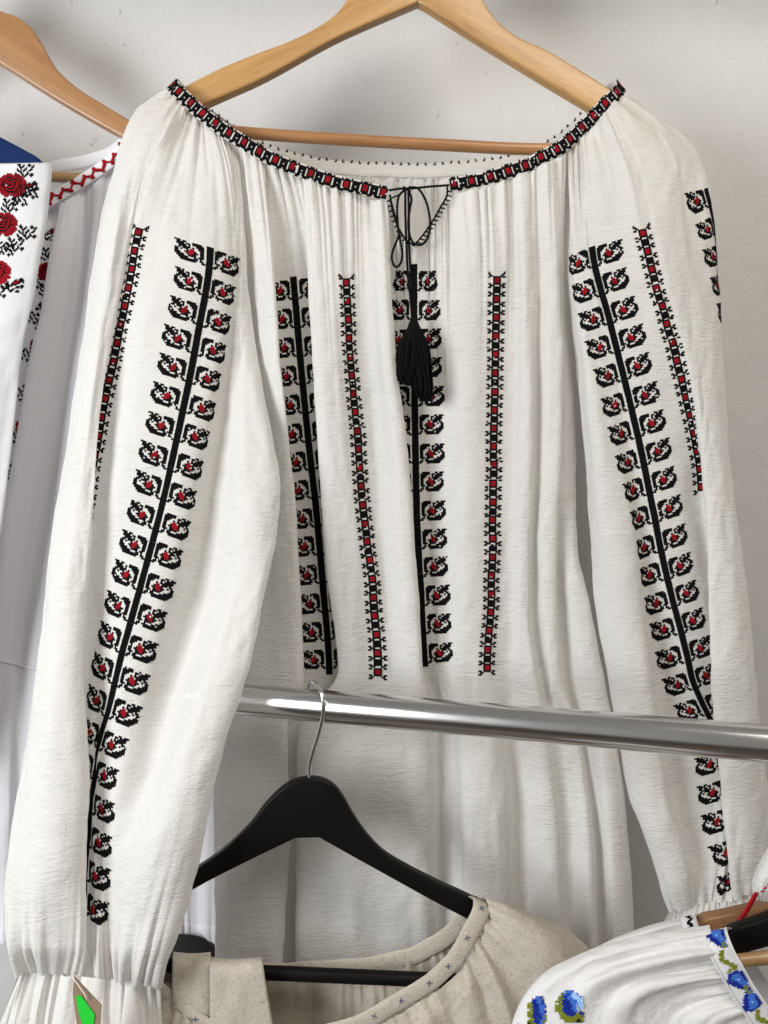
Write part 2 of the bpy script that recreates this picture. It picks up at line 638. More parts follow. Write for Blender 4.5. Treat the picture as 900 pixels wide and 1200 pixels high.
WOOD_D = wood('pale_wood_dowel', (0.42, 0.25, 0.10), (0.52, 0.34, 0.16), W_ang(2))
WOOD_N = wood('brown_wood', (0.22, 0.10, 0.04), (0.33, 0.165, 0.07), W_ang(17))
M_chrome = simple('chrome', (0.66, 0.65, 0.64), 0.20, 1.0, nscale=90, bump=0.10, rvar=0.10, stretch=(0.25, 0.25, 2.5), rough_scale=60)
M_steel = simple('hook_steel', (0.66, 0.66, 0.66), 0.18, 1.0, bump=0.02, rvar=0.04)
M_blackwood = simple('black_painted_wood', (0.0055, 0.005, 0.0045), 0.42, 0, nscale=160, bump=0.12, rvar=0.14, stretch=(0.4, 1, 2), spec=0.12)
M_navy = simple('navy_velvet', (0.008, 0.022, 0.085), 0.9, 0, nscale=2500, bump=0.5, spec=0.1)
M_card = simple('brown_card', (0.26, 0.185, 0.125), 0.8, 0, nscale=900, bump=0.2, spec=0.2)
M_sticker = simple('green_sticker', (0.012, 0.55, 0.03), 0.5, 0, bump=0.05)
M_ink = simple('marker_ink', (0.01, 0.15, 0.02), 0.5, 0, bump=0.05)


def wall_mat():
    m, nt, out = new_mat('painted_plaster')
    L = nt.links.new
    tc = N(nt, 'TexCoord')
    n1 = N(nt, 'TexNoise', i_Scale=420.0, i_Detail=3.0, i_Roughness=0.5)
    n2 = N(nt, 'TexNoise', i_Scale=9.0, i_Detail=4.0)
    n3 = N(nt, 'TexVoronoi', i_Scale=260.0, feature='SMOOTH_F1')
    for n in (n1, n2, n3):
        L(tc.outputs['Object'], n.inputs['Vector'])
    mix = N(nt, 'Mix', data_type='RGBA')
    mix.inputs[6].default_value = (0.53, 0.52, 0.505, 1)
    mix.inputs[7].default_value = (0.58, 0.57, 0.555, 1)
    L(n2.outputs[0], mix.inputs[0])
    n4 = N(nt, 'TexNoise', i_Scale=26.0, i_Detail=6.0, i_Roughness=0.7, i_Distortion=1.2)
    L(tc.outputs['Object'], n4.inputs['Vector'])
    r4 = N(nt, 'MapRange')
    r4.inputs[1].default_value, r4.inputs[2].default_value, r4.inputs[4].default_value = 0.62, 0.78, 0.2
    L(n4.outputs[0], r4.inputs[0])
    mx4 = N(nt, 'Mix', data_type='RGBA')
    L(r4.outputs[0], mx4.inputs[0])
    L(mix.outputs[2], mx4.inputs[6])
    mx4.inputs[7].default_value = (0.44, 0.42, 0.39, 1)
    b0 = N(nt, 'Bump', i_Distance=0.012, i_Strength=0.4)
    L(n2.outputs[0], b0.inputs['Height'])
    b1 = N(nt, 'Bump', i_Distance=0.0010, i_Strength=0.55)
    L(n1.outputs[0], b1.inputs['Height'])
    L(b0.outputs[0], b1.inputs['Normal'])
    b2 = N(nt, 'Bump', i_Distance=0.0006, i_Strength=0.3)
    L(n3.outputs[0], b2.inputs['Height'])
    L(b1.outputs[0], b2.inputs['Normal'])
    p = N(nt, 'BsdfPrincipled')
    p.inputs['Roughness'].default_value = 0.55
    p.inputs['Specular IOR Level'].default_value = 0.35
    L(mx4.outputs[2], p.inputs['Base Color'])
    L(b2.outputs[0], p.inputs['Normal'])
    L(p.outputs[0], out.inputs['Surface'])
    return m


M_wall = wall_mat()

# ------------------------------------------------------------------ the wall
WD = 0.90
wall = mesh_obj('wall', [(-1.2, WD, CAMZ - 1.2), (1.2, WD, CAMZ - 1.2), (1.2, WD, CAMZ + 1.0), (-1.2, WD, CAMZ + 1.0)], [[0, 1, 2, 3]], M_wall)
wall['kind'] = 'structure'
wall['label'] = 'off white painted plaster wall behind the clothes'


M_floor = simple('brown_floor', (0.10, 0.07, 0.05), 0.5, 0, nscale=20, bump=0.05)
floor = mesh_obj('floor', [(-2.5, WD, 0), (-2.5, -3, 0), (2.5, -3, 0), (2.5, WD, 0)], [[0, 1, 2, 3]], M_floor)
floor['kind'] = 'structure'


def blister(px, py, rx, rz, hgt, seed):
    r = random.Random(seed)
    c = P(px, py, WD)
    V, f, nr, ns = [], [], 4, 12
    V.append((c[0], c[1] - hgt, c[2]))
    for i in range(1, nr + 1):
        t = i / nr
        for k in range(ns):
            a = 2 * math.pi * k / ns
            w = 1 + 0.3 * r.uniform(-1, 1) * t
            V.append((c[0] + rx * t * w * math.cos(a), c[1] - hgt * (1 - t ** 2) + (0.0002 if i == nr else 0), c[2] + rz * t * w * math.sin(a)))
    for k in range(ns):
        f.append([0, 1 + k, 1 + (k + 1) % ns])
    for i in range(nr - 1):
        for k in range(ns):
            a, b = 1 + i * ns + k, 1 + i * ns + (k + 1) % ns
            f.append([a, a + ns, b + ns, b])
    mesh_obj('paint_blister', V, f, M_wall, wall)


for k, (x, y, rx, rz, hh) in enumerate([(139, 15, .005, .004, .0022), (82, 3, .004, .004, .002), (512, 133, .0045, .0062, .0022), (535, 50, .003, .004, .0016),
                                        (112, 160, .006, .006, .0016), (107, 168, .003, .004, .002), (146, 52, .003, .002, .0014), (26, 157, .003, .004, .0014),
                                        (838, 2, .004, .005, .0018), (168, 62, .002, .002, .0012), (182, 57, .002, .002, .0012), (124, 50, .004, .004, .0012),
                                        (570, 85, .002, .004, .0012), (101, 80, .003, .002, .0012)]):
    blister(x, y, rx * 0.8, rz * 0.8, hh * 0.6, k)

# ------------------------------------------------------------------ stitches
LEAF = ["..#####...##.###",
        ".######.##.####.",
        ".####...#.#####.",
        ".###..#.######..",
        ".##...RR.###.##.",
        ".##..#RRR#..#.##",
        ".##.##RRR##...##",
        ".##..##RR#...###",
        ".###.####..#####",
        "..#.##...######.",
        ".##.##########..",
        "##...########..."]
LADDER = ["##.#####.##",
          "...#RRR#...",
          "...#RRR#...",
          "...#RRR#...",
          "##.#####.##",
          ".###...###.",
          "##.#####.##",
          "...#####...",
          "...#####...",
          "##.#####.##",
          ".###...###."]
CELL = 1.45


_ycache = {}


def Y(surf):
    if id(surf) not in _ycache:
        _ycache[id(surf)] = surf.by_y()
    return _ycache[id(surf)]


class Path:
    """a line down a cloth sheet, given as (u, y) with u in track units"""
    def __init__(s, surf, knots, skew=None):
        s.surf = surf
        k = np.array(knots, float)
        yq = np.linspace(k[0, 1], k[-1, 1], 400)
        uq = pchip(k[:, 1], k[:, :1], yq)[:, 0] if k[-1, 1] > k[0, 1] else np.interp(yq[::-1], k[::-1, 1], k[::-1, 0])[::-1]
        c = surf.col(uq)
        nr = surf.G.shape[0]
        rr = np.zeros(len(yq))
        for i in range(len(yq)):
            j = int(min(c[i], surf.px.shape[1] - 1))
            rr[i] = np.interp(yq[i], surf.px[:, j, 1], np.arange(nr))
        s.r, s.c = rr, c
        pos, _ = surf.sample(rr, c)
        s.t = np.concatenate([[0], np.cumsum(np.linalg.norm(np.diff(pos, axis=0), axis=1))]) * 1000
        d = np.gradient(pos, axis=0)
        d /= np.linalg.norm(d, axis=1, keepdims=True) + 1e-12
        ks = np.ones(41) / 41
        dx = np.convolve(np.pad(d[:, 0], 20, 'edge'), ks, 'valid')
        s.dx = dx
        s.skew = -dx if skew is None else np.full(len(dx), skew)
        s.len = s.t[-1]

    def at(s, lat, t, off):
        lat, t = np.asarray(lat, float), np.asarray(t, float)
        dx = np.interp(t, s.t, s.dx)
        t2 = t + lat * np.interp(t, s.t, s.skew)
        # beyond the ends go on in a straight line of rows
        r = np.interp(t2, s.t, s.r)
        e = (s.r[-1] - s.r[-40]) / (s.t[-1] - s.t[-40])
        r = np.where(t2 > s.t[-1], s.r[-1] + (t2 - s.t[-1]) * e, r)
        e0 = (s.r[40] - s.r[0]) / (s.t[40] - s.t[0])
        r = np.where(t2 < 0, s.r[0] + t2 * e0, r)
        c = np.interp(t2, s.t, s.c)
        S = s.surf.S
        nr, nc = S.shape
        rr = np.clip(np.round(r).astype(int), 0, nr - 1)
        cc = np.zeros(len(r))
        ar = np.arange(nc)
        for i in range(len(r)):
            row = S[rr[i]]
            s0 = np.interp(c[i], ar, row)
            cc[i] = np.interp(s0 + lat[i] * np.sqrt(max(0.2, 1 - dx[i] ** 2)) / 1000, row, ar)
        p, n = s.surf.sample(r, cc)
        return p + n * (np.asarray(off, float) / 1000.0)[:, None]


PAL = {'#': 0, 'R': 1}


def stitches(name, path, bitmap, lat0, t0, parent, mats, cell=CELL, mirror=False, pal=None, relief=0.85, rs=None, wide=1.0):
    """one motif: every filled square of the chart is one raised cross stitch"""
    pal = pal or PAL
    rnd = rs or random
    lat, tt, off, mi = [], [], [], []
    lat0 += rnd.uniform(-0.25, 0.25) * cell
    t0 += rnd.uniform(-0.3, 0.3) * cell
    sx = wide * (1 + rnd.uniform(-0.03, 0.03))
    shade = 2 if (len(mats) > 2 and mats[1] is T_red and rnd.random() < 0.45) else 1
    big = len(bitmap) > 40
    for j, row in enumerate(bitmap):
        for i, ch in enumerate(row):
            if ch not in pal:
                continue
            if not big and rnd.random() < 0.012:
                continue
            x = lat0 + (-(i + 1) if mirror else i) * cell * (1 if big else sx)
            y = t0 + j * cell
            jit = rnd.uniform(-0.08, 0.08) * cell
            jy = rnd.uniform(-0.08, 0.08) * cell
            e = -0.05 * cell
            cw = cell * (1 if big else sx)
            for (a, b, o) in ((e, e, 0.10), (cw - e, e, 0.10), (cw - e, cell - e, 0.10), (e, cell - e, 0.10), (cw / 2, cell / 2, relief)):
                lat.append(x + a + jit)
                tt.append(y + b + jy)
                off.append(o + 0.12)
            mi.append(shade if (ch == 'R' and pal is PAL) else pal[ch])
    V = path.at(lat, tt, off)
    n = len(mi)
    f = []
    m2 = []
    for k in range(n):
        b = k * 5
        f += [[b, b + 1, b + 4], [b + 1, b + 2, b + 4], [b + 2, b + 3, b + 4], [b + 3, b, b + 4]]
        m2 += [mi[k]] * 4
    return mesh_obj(name, V, f, None, parent, False, mats, m2)


BR = [T_black, T_red, T_red2]


def leaf_column(path, parent, nl, nr_, start=0.0, stem=(0, None), period=17.3, right_shift=0.0, stemw=4, left=True, right=True, wide=1.0):
    """black stem with a budded leaf to each side at every step"""
    half = stemw / 2 * CELL
    per = period * CELL
    if stem is not None:
        end = stem[1] if stem[1] is not None else path.len
        rows = int((end - stem[0]) / CELL)
        stitches('stem', path, ['#' * stemw] * rows, -half, stem[0], parent, BR)
    for k in range(nl):
        if left:
            stitches('leaf_motif', path, LEAF, -half, start + k * per, parent, BR, mirror=True, wide=wide)
    for k in range(nr_):
        if right:
            stitches('leaf_motif', path, LEAF, half, start + right_shift + k * per, parent, BR, wide=wide)


def ladder_column(path, parent, n, start=0.0):
    stitches('ladder_motif', path, ["#.........#", "##.......##", ".##.....##."], -5.5 * CELL, start - 3 * CELL, parent, BR)
    for k in range(n):
        stitches('ladder_motif', path, LADDER if k < n - 1 else LADDER[:5] + [".##.....##.", "##.......##"], -5.5 * CELL, start + k * 11 * CELL, parent, BR)


# ------------------------------------------------------------------ the embroidered blouse
blouse = thing('embroidered_blouse', 'large white crepe blouse with black and red cross stitch columns, on the honey wooden hanger', 'blouse', P(480, 1250, 0.75))

body_tracks = [
    [(270, 168, -15), (285, 300, -20), (295, 500, -25), (262, 700, -30), (252, 900, -26), (252, 1240, -26)],
    [(285, 175, -6), (298, 300, 0), (305, 420, 0), (316, 560, 0), (312, 700, -2), (292, 800, -2), (272, 900, 2), (268, 1000, 4), (268, 1240, 4)],
    [(305, 183, -2), (314, 260, 6), (321, 330, 10), (328, 430, 12), (335, 500, 12), (343, 587, 12), (350, 700, 12), (356, 797, 11), (338, 850, 10), (339, 950, 10), (335, 1050, 10), (325, 1240, 10)],
    [(309, 186, -4), (312, 260, -4), (313, 330, -8), (317, 430, -8), (331, 587, -8), (345, 797, -8), (331, 850, -10), (328, 1050, -14), (320, 1240, -14)],
    [(325, 195, -2), (338, 260, -6), (344, 325, -8), (352, 420, -10), (362, 520, -10), (371, 600, -10), (378, 680, -10), (386, 790, -10), (344, 850, -14), (343, 1000, -18), (338, 1240, -18)],
    [(345, 203, -3), (360, 260, -6), (371, 330, -10), (377, 420, -12), (389, 567, -12), (396, 667, -12), (407, 783, -12), (354, 850, -14), (352, 1000, -18), (352, 1240, -18)],
    [(352, 206, 0), (357, 260, 5), (361, 330, 8), (366, 410, 9), (377, 567, 10), (383, 667, 10), (396, 783, 10), (352, 850, 8), (350, 1000, 8), (350, 1240, 8)],
    [(375, 214, 3), (380, 260, 8), (384, 330, 12), (395, 500, 14), (408, 700, 14), (415, 800, 13), (388, 900, 13), (395, 1240, 13)],
    [(402, 223, 1), (406, 320, 8), (410, 400, 9), (417, 480, 9), (425, 590, 9), (437, 700, 9), (443, 795, 9), (430, 900, 13), (440, 1240, 13)],
    [(425, 230, -2), (428, 330, 3), (437, 500, 4), (452, 700, 6), (461, 800, 7), (470, 900, 10), (480, 1240, 12)],
    [(440, 235, 2), (446, 330, 11), (455, 433, 13), (467, 550, 14), (477, 700, 14), (484, 800, 12), (495, 900, 8), (503, 1240, 8)],
    [(452, 238, 1), (455, 280, 6), (457, 330, 10), (463, 433, 11), (470, 483, 12), (477, 550, 12), (483, 633, 12), (488, 700, 12), (493, 783, 12), (503, 850, 4), (510, 1000, 0), (512, 1240, 0)],
    [(456, 239, 1), (455, 280, 1), (449, 330, -3), (451, 433, -8), (463, 550, -10), (473, 700, -10), (481, 783, -9), (506, 850, -5), (514, 1000, -7), (516, 1240, -7)],
    [(468, 268, 0), (468, 330, -3), (466, 433, -8), (474, 550, -10), (483, 700, -10), (490, 783, -9), (511, 850, -8), (520, 1000, -9), (521, 1240, -9)],
    [(485, 288, -1), (485, 330, -4), (485, 420, -7), (486, 500, -8), (488, 600, -8), (493, 700, -8), (498, 780, -8), (520, 850, -8), (527, 1000, -8), (530, 1240, -8)],
    [(507, 258, 0), (507, 330, -2), (507, 420, -5), (508, 600, -6), (514, 780, -5), (532, 850, -4), (540, 1000, -2), (543, 1240, -2)],
    [(524, 230, 1), (527, 330, 0), (527, 500, -2), (530, 700, -2), (535, 800, 0), (543, 900, 5), (548, 1000, 9), (552, 1240, 9)],
    [(540, 226, 2), (548, 330, 4), (548, 500, 4), (545, 700, 4), (550, 800, 2), (562, 900, 10), (570, 1240, 10)],
    [(578, 218, 1), (582, 318, 2), (580, 450, 1), (578, 560, 1), (575, 700, 1), (570, 785, 1), (586, 900, 6), (598, 1240, 4)],
    [(600, 208, -2), (604, 318, -2), (601, 500, -3), (598, 700, -3), (600, 850, -6), (608, 1000, -9), (610, 1240, -9)],
    [(613, 203, 3), (616, 350, 7), (614, 500, 8), (611, 700, 8), (614, 850, 2), (630, 1000, 4), (636, 1240, 6)],
    [(622, 200, 1), (624, 350, 5), (622, 500, 7), (620, 700, 7), (636, 850, 9), (652, 1000, 10), (658, 1240, 10)],
    [(627, 198, -3), (629, 350, -6), (626, 500, -7), (625, 700, -6), (652, 850, -2), (665, 1000, -5), (670, 1240, -5)],
    [(640, 192, 2), (645, 350, 5), (643, 500, 7), (637, 633, 7), (642, 800, 5), (662, 850, 0), (677, 1000, -2), (688, 1240, -2)],
    [(650, 187, 0), (657, 350, 4), (660, 430, 5), (656, 540, 6), (652, 633, 6), (656, 797, 5), (675, 850, 3), (690, 1000, 6), (698, 1240, 5)],
    [(655, 184, -5), (656, 350, -8), (652, 500, -11), (649, 633, -9), (660, 797, -8), (686, 900, -5), (700, 1000, -7), (706, 1240, -7)],
    [(660, 180, -8), (662, 350, -13), (664, 500, -13), (661, 627, -8), (675, 700, -2), (690, 800, 0), (710, 900, 5), (717, 1000, 4), (722, 1240, 4)],
    [(664, 177, -14), (666, 350, -22), (674, 500, -26), (674, 600, -16), (673, 627, -10), (690, 720, -6), (708, 810, -4), (722, 880, -4), (733, 960, -4), (738, 1050, -5), (742, 1240, -5)],
    [(664, 175, -28), (664, 350, -42), (670, 500, -48), (666, 627, -34), (700, 810, -34), (725, 960, -36), (735, 1240, -36)],
    [(640, 186, -72), (650, 500, -78), (660, 800, -72), (680, 1240, -70)],
    [(560, 205, -80), (560, 500, -82), (570, 800, -80), (580, 1240, -78)],
    [(480, 209, -80), (480, 500, -84), (480, 800, -84), (480, 1240, -80)],
    [(400, 206, -80), (400, 500, -82), (390, 800, -80), (390, 1240, -78)],
    [(310, 186, -72), (320, 500, -76), (320, 800, -76), (310, 1240, -74)],
    [(262, 172, -40), (280, 500, -48), (258, 800, -48), (256, 1240, -46)],
]
for k_ in range(19, 25):            # the right hand folds are soft
    body_tracks[k_] = [(x, y, h * 0.55) for x, y, h in body_tracks[k_]]
S_body = loft(body_tracks, closed=True, nv=330, step=1.7, gtop=(3.6, 80, 8), wob=1.5, crease=0.22, seed=5, fold=1.35)
front = surf_obj('body_panel', S_body, M_crepe, blouse)

# left leaf column: stem is track 4, middle column: track 14, ladders: tracks 8 and 18
leaf_column(Path(Y(S_body), [(4, 325), (4, 792)]), front, 14, 14, start=2.0, stem=(0, None))
leaf_column(Path(Y(S_body), [(14, 309), (14, 782)]), front, 14, 14, start=6.0, stem=(0, None))
ladder_column(Path(Y(S_body), [(8, 322), (8, 806)]), front, 22, start=3)
ladder_column(Path(Y(S_body), [(18, 320), (18, 800)]), front, 22, start=3)

sleeveL_tracks = [
    [(200, 110, -30), (178, 116, -32), (160, 128, -32), (146, 160, -28), (136, 200, -22), (121, 260, -12), (111, 330, -5), (102, 400, 2), (91, 470, 10), (76, 560, 20), (63, 640, 32), (51, 720, 46), (40, 800, 60), (28, 890, 74), (15, 980, 86), (8, 1060, 94), (8, 1100, 97), (19, 1140, 90)],
    [(201, 111, -24), (165, 150, -4), (150, 200, 8), (137, 260, 16), (116, 400, 28), (92, 560, 44), (70, 720, 68), (50, 890, 92), (30, 1060, 108), (30, 1110, 110), (38, 1142, 96)],
    [(206, 116, -21), (180, 160, 4), (163, 200, 12), (149, 260, 18), (124, 400, 30), (116, 470, 36), (106, 560, 46), (92, 720, 70), (84, 890, 95), (70, 1060, 110), (68, 1110, 110), (64, 1144, 96)],
    [(210, 120, -20), (188, 160, 5), (170, 200, 13), (155, 260, 18), (143, 330, 22), (130, 400, 28), (121, 470, 35), (112, 560, 45), (106, 640, 55), (101, 720, 66), (97, 800, 78), (103, 900, 90), (104, 1000, 98), (101, 1110, 104), (94, 1146, 92)],
    [(213, 122, -20), (192, 160, 5), (172, 200, 13), (156, 260, 17), (143, 330, 19), (127, 400, 22), (112, 470, 25), (97, 560, 33), (89, 640, 42), (88, 720, 53), (87, 800, 64), (90, 900, 74), (92, 1000, 84), (96, 1110, 92), (99, 1146, 86)],
    [(217, 125, -20), (185, 200, 12), (166, 262, 17), (152, 340, 20), (135, 420, 22), (118, 500, 25), (107, 560, 31), (98, 632, 39), (97, 720, 51), (98, 800, 62), (101, 900, 74), (104, 1000, 84), (104, 1110, 94), (106, 1147, 89)],
    [(228, 133, -18), (212, 200, 10), (185, 300, 22), (170, 400, 27), (150, 500, 35), (136, 600, 43), (126, 700, 55), (112, 800, 66), (108, 900, 76), (110, 1000, 87), (111, 1110, 97), (112, 1148, 91)],
    [(238, 141, -17), (244, 200, 8), (246, 290, 19), (230, 400, 26), (210, 500, 36), (188, 600, 47), (162, 700, 59), (135, 800, 71), (116, 900, 81), (118, 1000, 90), (119, 1110, 99), (120, 1150, 93)],
    [(248, 148, -16), (262, 200, 6), (270, 300, 14), (258, 400, 22), (241, 500, 33), (218, 600, 47), (195, 700, 60), (165, 800, 74), (140, 900, 88), (126, 1000, 94), (126, 1110, 99), (130, 1150, 92)],
    [(254, 153, -16), (268, 200, 4), (278, 300, 8), (270, 400, 14), (254, 500, 22), (240, 600, 35), (228, 700, 50), (205, 800, 67), (180, 900, 86), (146, 1000, 100), (134, 1110, 104), (138, 1151, 95)],
    [(260, 158, -15), (273, 200, 2), (284, 300, 5), (284, 400, 12), (288, 500, 30), (290, 600, 50), (275, 700, 67), (247, 800, 86), (217, 900, 102), (187, 1000, 111), (160, 1110, 112), (152, 1152, 99)],
    [(268, 165, -16), (279, 200, -4), (290, 300, -4), (301, 400, 4), (314, 480, 18), (328, 570, 36), (325, 620, 46), (310, 700, 62), (291, 780, 77), (270, 850, 88), (250, 920, 95), (230, 1010, 100), (206, 1090, 104), (193, 1130, 103), (186, 1156, 94)],
    [(264, 162, -26), (276, 300, -14), (296, 480, 2), (312, 570, 18), (305, 650, 36), (282, 780, 62), (262, 850, 72), (225, 1010, 86), (188, 1130, 92), (180, 1154, 86)],
    [(230, 134, -44), (220, 300, -22), (225, 500, 0), (205, 700, 26), (170, 900, 56), (130, 1080, 78), (120, 1150, 84)],
    [(204, 112, -44), (172, 160, -44), (150, 300, -24), (130, 500, -2), (105, 700, 24), (70, 900, 54), (40, 1080, 76), (45, 1144, 84)],
]
S_sl = loft(sleeveL_tracks, closed=True, nv=360, step=1.6, gtop=(3.4, 75, 8), gbot=(4.0, 52, 10), wob=1.7, crease=0.2, seed=17, fold=1.8)
sleeve_l = surf_obj('sleeve', S_sl, M_crepe, blouse)
sleeve_l['label'] = 'left sleeve hanging in front of the chrome rail'
leaf_column(Path(Y(S_sl), [(7, 290), (7, 830), (6.5, 890), (5.5, 940), (4.7, 1000), (4.3, 1075)], skew=0.33), sleeve_l, 22, 22, start=0.5, stem=(0, None), wide=1.13)
ladder_column(Path(Y(S_sl), [(5, 265), (5, 635)]), sleeve_l, 16, start=3)

sleeveR_tracks = [
    [(664, 172, -18), (662, 300, -14), (674, 430, -12), (684, 533, -12), (690, 620, -10), (700, 700, -8), (716, 800, -6), (735, 920, -4), (760, 990, -2), (775, 1034, 2), (788, 1066, 4)],
    [(668, 169, -12), (674, 300, 2), (688, 430, 4), (699, 533, 6), (707, 620, 8), (721, 700, 10), (738, 800, 10), (758, 920, 12), (780, 990, 14), (793, 1034, 14), (799, 1064, 9)],
    [(673, 166, -11), (681, 300, 6), (702, 430, 7), (722, 533, 9), (738, 620, 11), (750, 700, 12), (763, 800, 12), (770, 860, 12), (780, 930, 12), (800, 990, 12), (812, 1034, 11), (813, 1062, 9)],
    [(678, 163, -10), (686, 300, 8), (716, 430, 8), (738, 533, 8), (750, 620, 6), (759, 700, 1), (769, 800, -4), (788, 930, -4), (804, 990, 0), (816, 1034, 5), (821, 1060, 7)],
    [(684, 159, -10), (688, 200, 4), (693, 290, 9), (715, 380, 10), (740, 480, 9), (760, 570, 8), (780, 670, 4), (803, 760, -2), (820, 840, -5), (834, 930, -4), (842, 1000, 2), (836, 1058, 6)],
    [(697, 145, -10), (712, 200, 7), (729, 290, 14), (748, 380, 14), (770, 480, 12), (790, 570, 7), (815, 670, 1), (836, 760, -4), (845, 840, -6), (850, 930, -4), (852, 1000, 2), (848, 1056, 6)],
    [(709, 132, -10), (735, 200, 9), (750, 262, 16), (770, 340, 17), (790, 410, 15), (807, 480, 10), (819, 540, 5), (825, 600, 0), (836, 670, -2), (843, 760, -3), (848, 840, -4), (853, 930, -4), (857, 1000, 2), (858, 1054, 6)],
    [(716, 124, -12), (755, 200, 7), (770, 262, 15), (788, 340, 17), (804, 410, 17), (817, 480, 16), (823, 540, 15), (828, 600, 15), (829, 700, 16), (832, 800, 16), (839, 880, 15), (846, 940, 13), (855, 1000, 12), (866, 1052, 8)],
    [(721, 118, -15), (765, 150, -6), (792, 200, 2), (800, 262, 8), (810, 340, 11), (820, 410, 13), (829, 480, 15), (842, 600, 17), (848, 700, 18), (852, 800, 18), (860, 900, 17), (872, 1000, 14), (874, 1050, 8)],
    [(724, 114, -20), (776, 150, -14), (802, 200, -6), (808, 240, -1), (818, 300, 0), (836, 400, 5), (843, 480, 9), (856, 600, 12), (868, 700, 12), (876, 800, 12), (886, 900, 10), (892, 1000, 8), (882, 1048, 4)],
    [(726, 111, -27), (778, 145, -30), (802, 163, -30), (817, 185, -28), (825, 215, -17), (829, 240, -13), (834, 300, -13), (843, 380, -12), (849, 450, -8), (856, 540, -2), (869, 640, 0), (879, 720, 0), (886, 800, 0), (894, 880, 0), (903, 960, -2), (902, 1010, -2), (888, 1046, -2)],
    [(726, 111, -42), (776, 148, -48), (812, 200, -50), (822, 300, -44), (838, 450, -36), (850, 600, -26), (868, 800, -24), (880, 960, -22), (872, 1050, -14)],
    [(700, 140, -52), (740, 300, -52), (760, 500, -46), (790, 700, -40), (820, 900, -32), (835, 1056, -16)],
    [(672, 166, -36), (680, 300, -44), (700, 500, -42), (725, 700, -36), (760, 900, -28), (800, 1062, -12)],
]
S_sr = loft(sleeveR_tracks, closed=True, nv=340, step=1.6, gtop=(3.4, 75, 8), gbot=(3.6, 50, 10), wob=1.7, crease=0.2, seed=29, fold=1.5)
sleeve_r = surf_obj('sleeve', S_sr, M_crepe, blouse)
sleeve_r['label'] = 'right sleeve hanging behind the chrome rail'
leaf_column(Path(Y(S_sr), [(4, 290), (4, 790), (4.6, 860), (5.6, 930), (6.2, 980), (6.9, 1035)], skew=-0.30), sleeve_r, 23, 17, start=0.5, stem=(0, 436), wide=1.05)
ladder_column(Path(Y(S_sr), [(6, 265), (6, 605)]), sleeve_r, 15, start=3)
leaf_column(Path(Y(S_sr), [(9.9, 222), (10.2, 290), (10.6, 420)]), sleeve_r, 5, 0, start=0.0, stem=(0, 120))


def ruffle(name, top, bot, nfold, amp, parent, d0, seed, mat):
    """gathered frill below a cuff: top/bot are (x0, x1, y0, y1, h, depth_mm)"""
    rs = np.random.RandomState(seed)
    nu, nv = 520, 60
    a = np.arange(nu) / nu * 2 * math.pi
    c, sn = np.cos(a), np.sin(a)
    def ring(freq, t, sd):             # noise that closes round the cuff
        return vnoise2(50 + freq * 0.5 * (c + 1) * 1.6 + t, 50 + freq * 0.5 * (sn + 1) * 1.6 - 0.7 * t, sd)
    G = np.zeros((nv, nu, 3))
    for k in range(nv):
        t = k / (nv - 1)
        e = t ** 0.7
        L = [top[i] * (1 - e) + bot[i] * e for i in range(6)]
        fine = np.abs(ring(nfold * 1.2, 0.25 * t, seed)) * 1.8 - 0.6
        mid_ = np.abs(ring(nfold * 0.55, 0.6 * t, seed + 1)) * 1.9 - 0.6
        broad = ring(nfold * 0.28, 0.9 * t, seed + 2)
        w = amp * (0.45 * (1 - t) ** 1.5 * fine + (0.35 + 0.5 * t) * mid_ + 0.9 * t * broad)
        cx, rx = (L[0] + L[1]) / 2, (L[1] - L[0]) / 2
        x = cx - rx * c * (1 + 0.004 * w) + 0.7 * amp * ring(nfold * 0.7, 0.5 * t, seed + 4)
        y = L[2] + (L[3] - L[2]) * (0.5 - 0.5 * c) + (1 - e) * 3.0 * ring(nfold, 0, seed + 5) + 4 * e * ring(nfold * 0.4, 0, seed + 6)
        h = L[4] + L[5] * sn * 0.5 + w
        G[k] = Pa(x, y, d0 - h / 1000)
    return surf_obj(name, Surf(G, np.arange(nu), None, True), mat, parent)


ruffle('cuff_frill', (20, 185, 1139, 1152, 88, 14), (-14, 192, 1240, 1250, 98, 46), 11, 6.5, sleeve_l, D0, 3, M_crepe)
ruffle('cuff_frill', (788, 886, 1064, 1045, -2, 16), (768, 900, 1108, 1100, 0, 34), 9, 4.5, sleeve_r, D0, 8, M_crepe)

# neckband: (x, y, h, angle of its width) all the way round from one side of the slit to the other
band_pts = [(455, 227, 3, 78), (390, 212, 3, 74), (330, 191, 2, 67), (285, 167, -2, 60), (250, 143, -8, 53), (222, 120, -15, 50), (204, 103, -21, 46),
            (203, 98, -40, 46), (212, 106, -58, 56), (262, 150, -70, 62), (330, 184, -76, 76), (400, 196, -79, 84), (480, 200, -80, 90), (560, 196, -79, 95), (620, 184, -76, 104), (668, 156, -70, 118), (714, 108, -58, 126),
            (726, 100, -40, 132), (725, 106, -21, 132), (699, 134, -15, 130), (669, 163, -8, 123), (631, 187, -2, 112), (582, 205, 1, 105), (526, 217, 3, 99)]


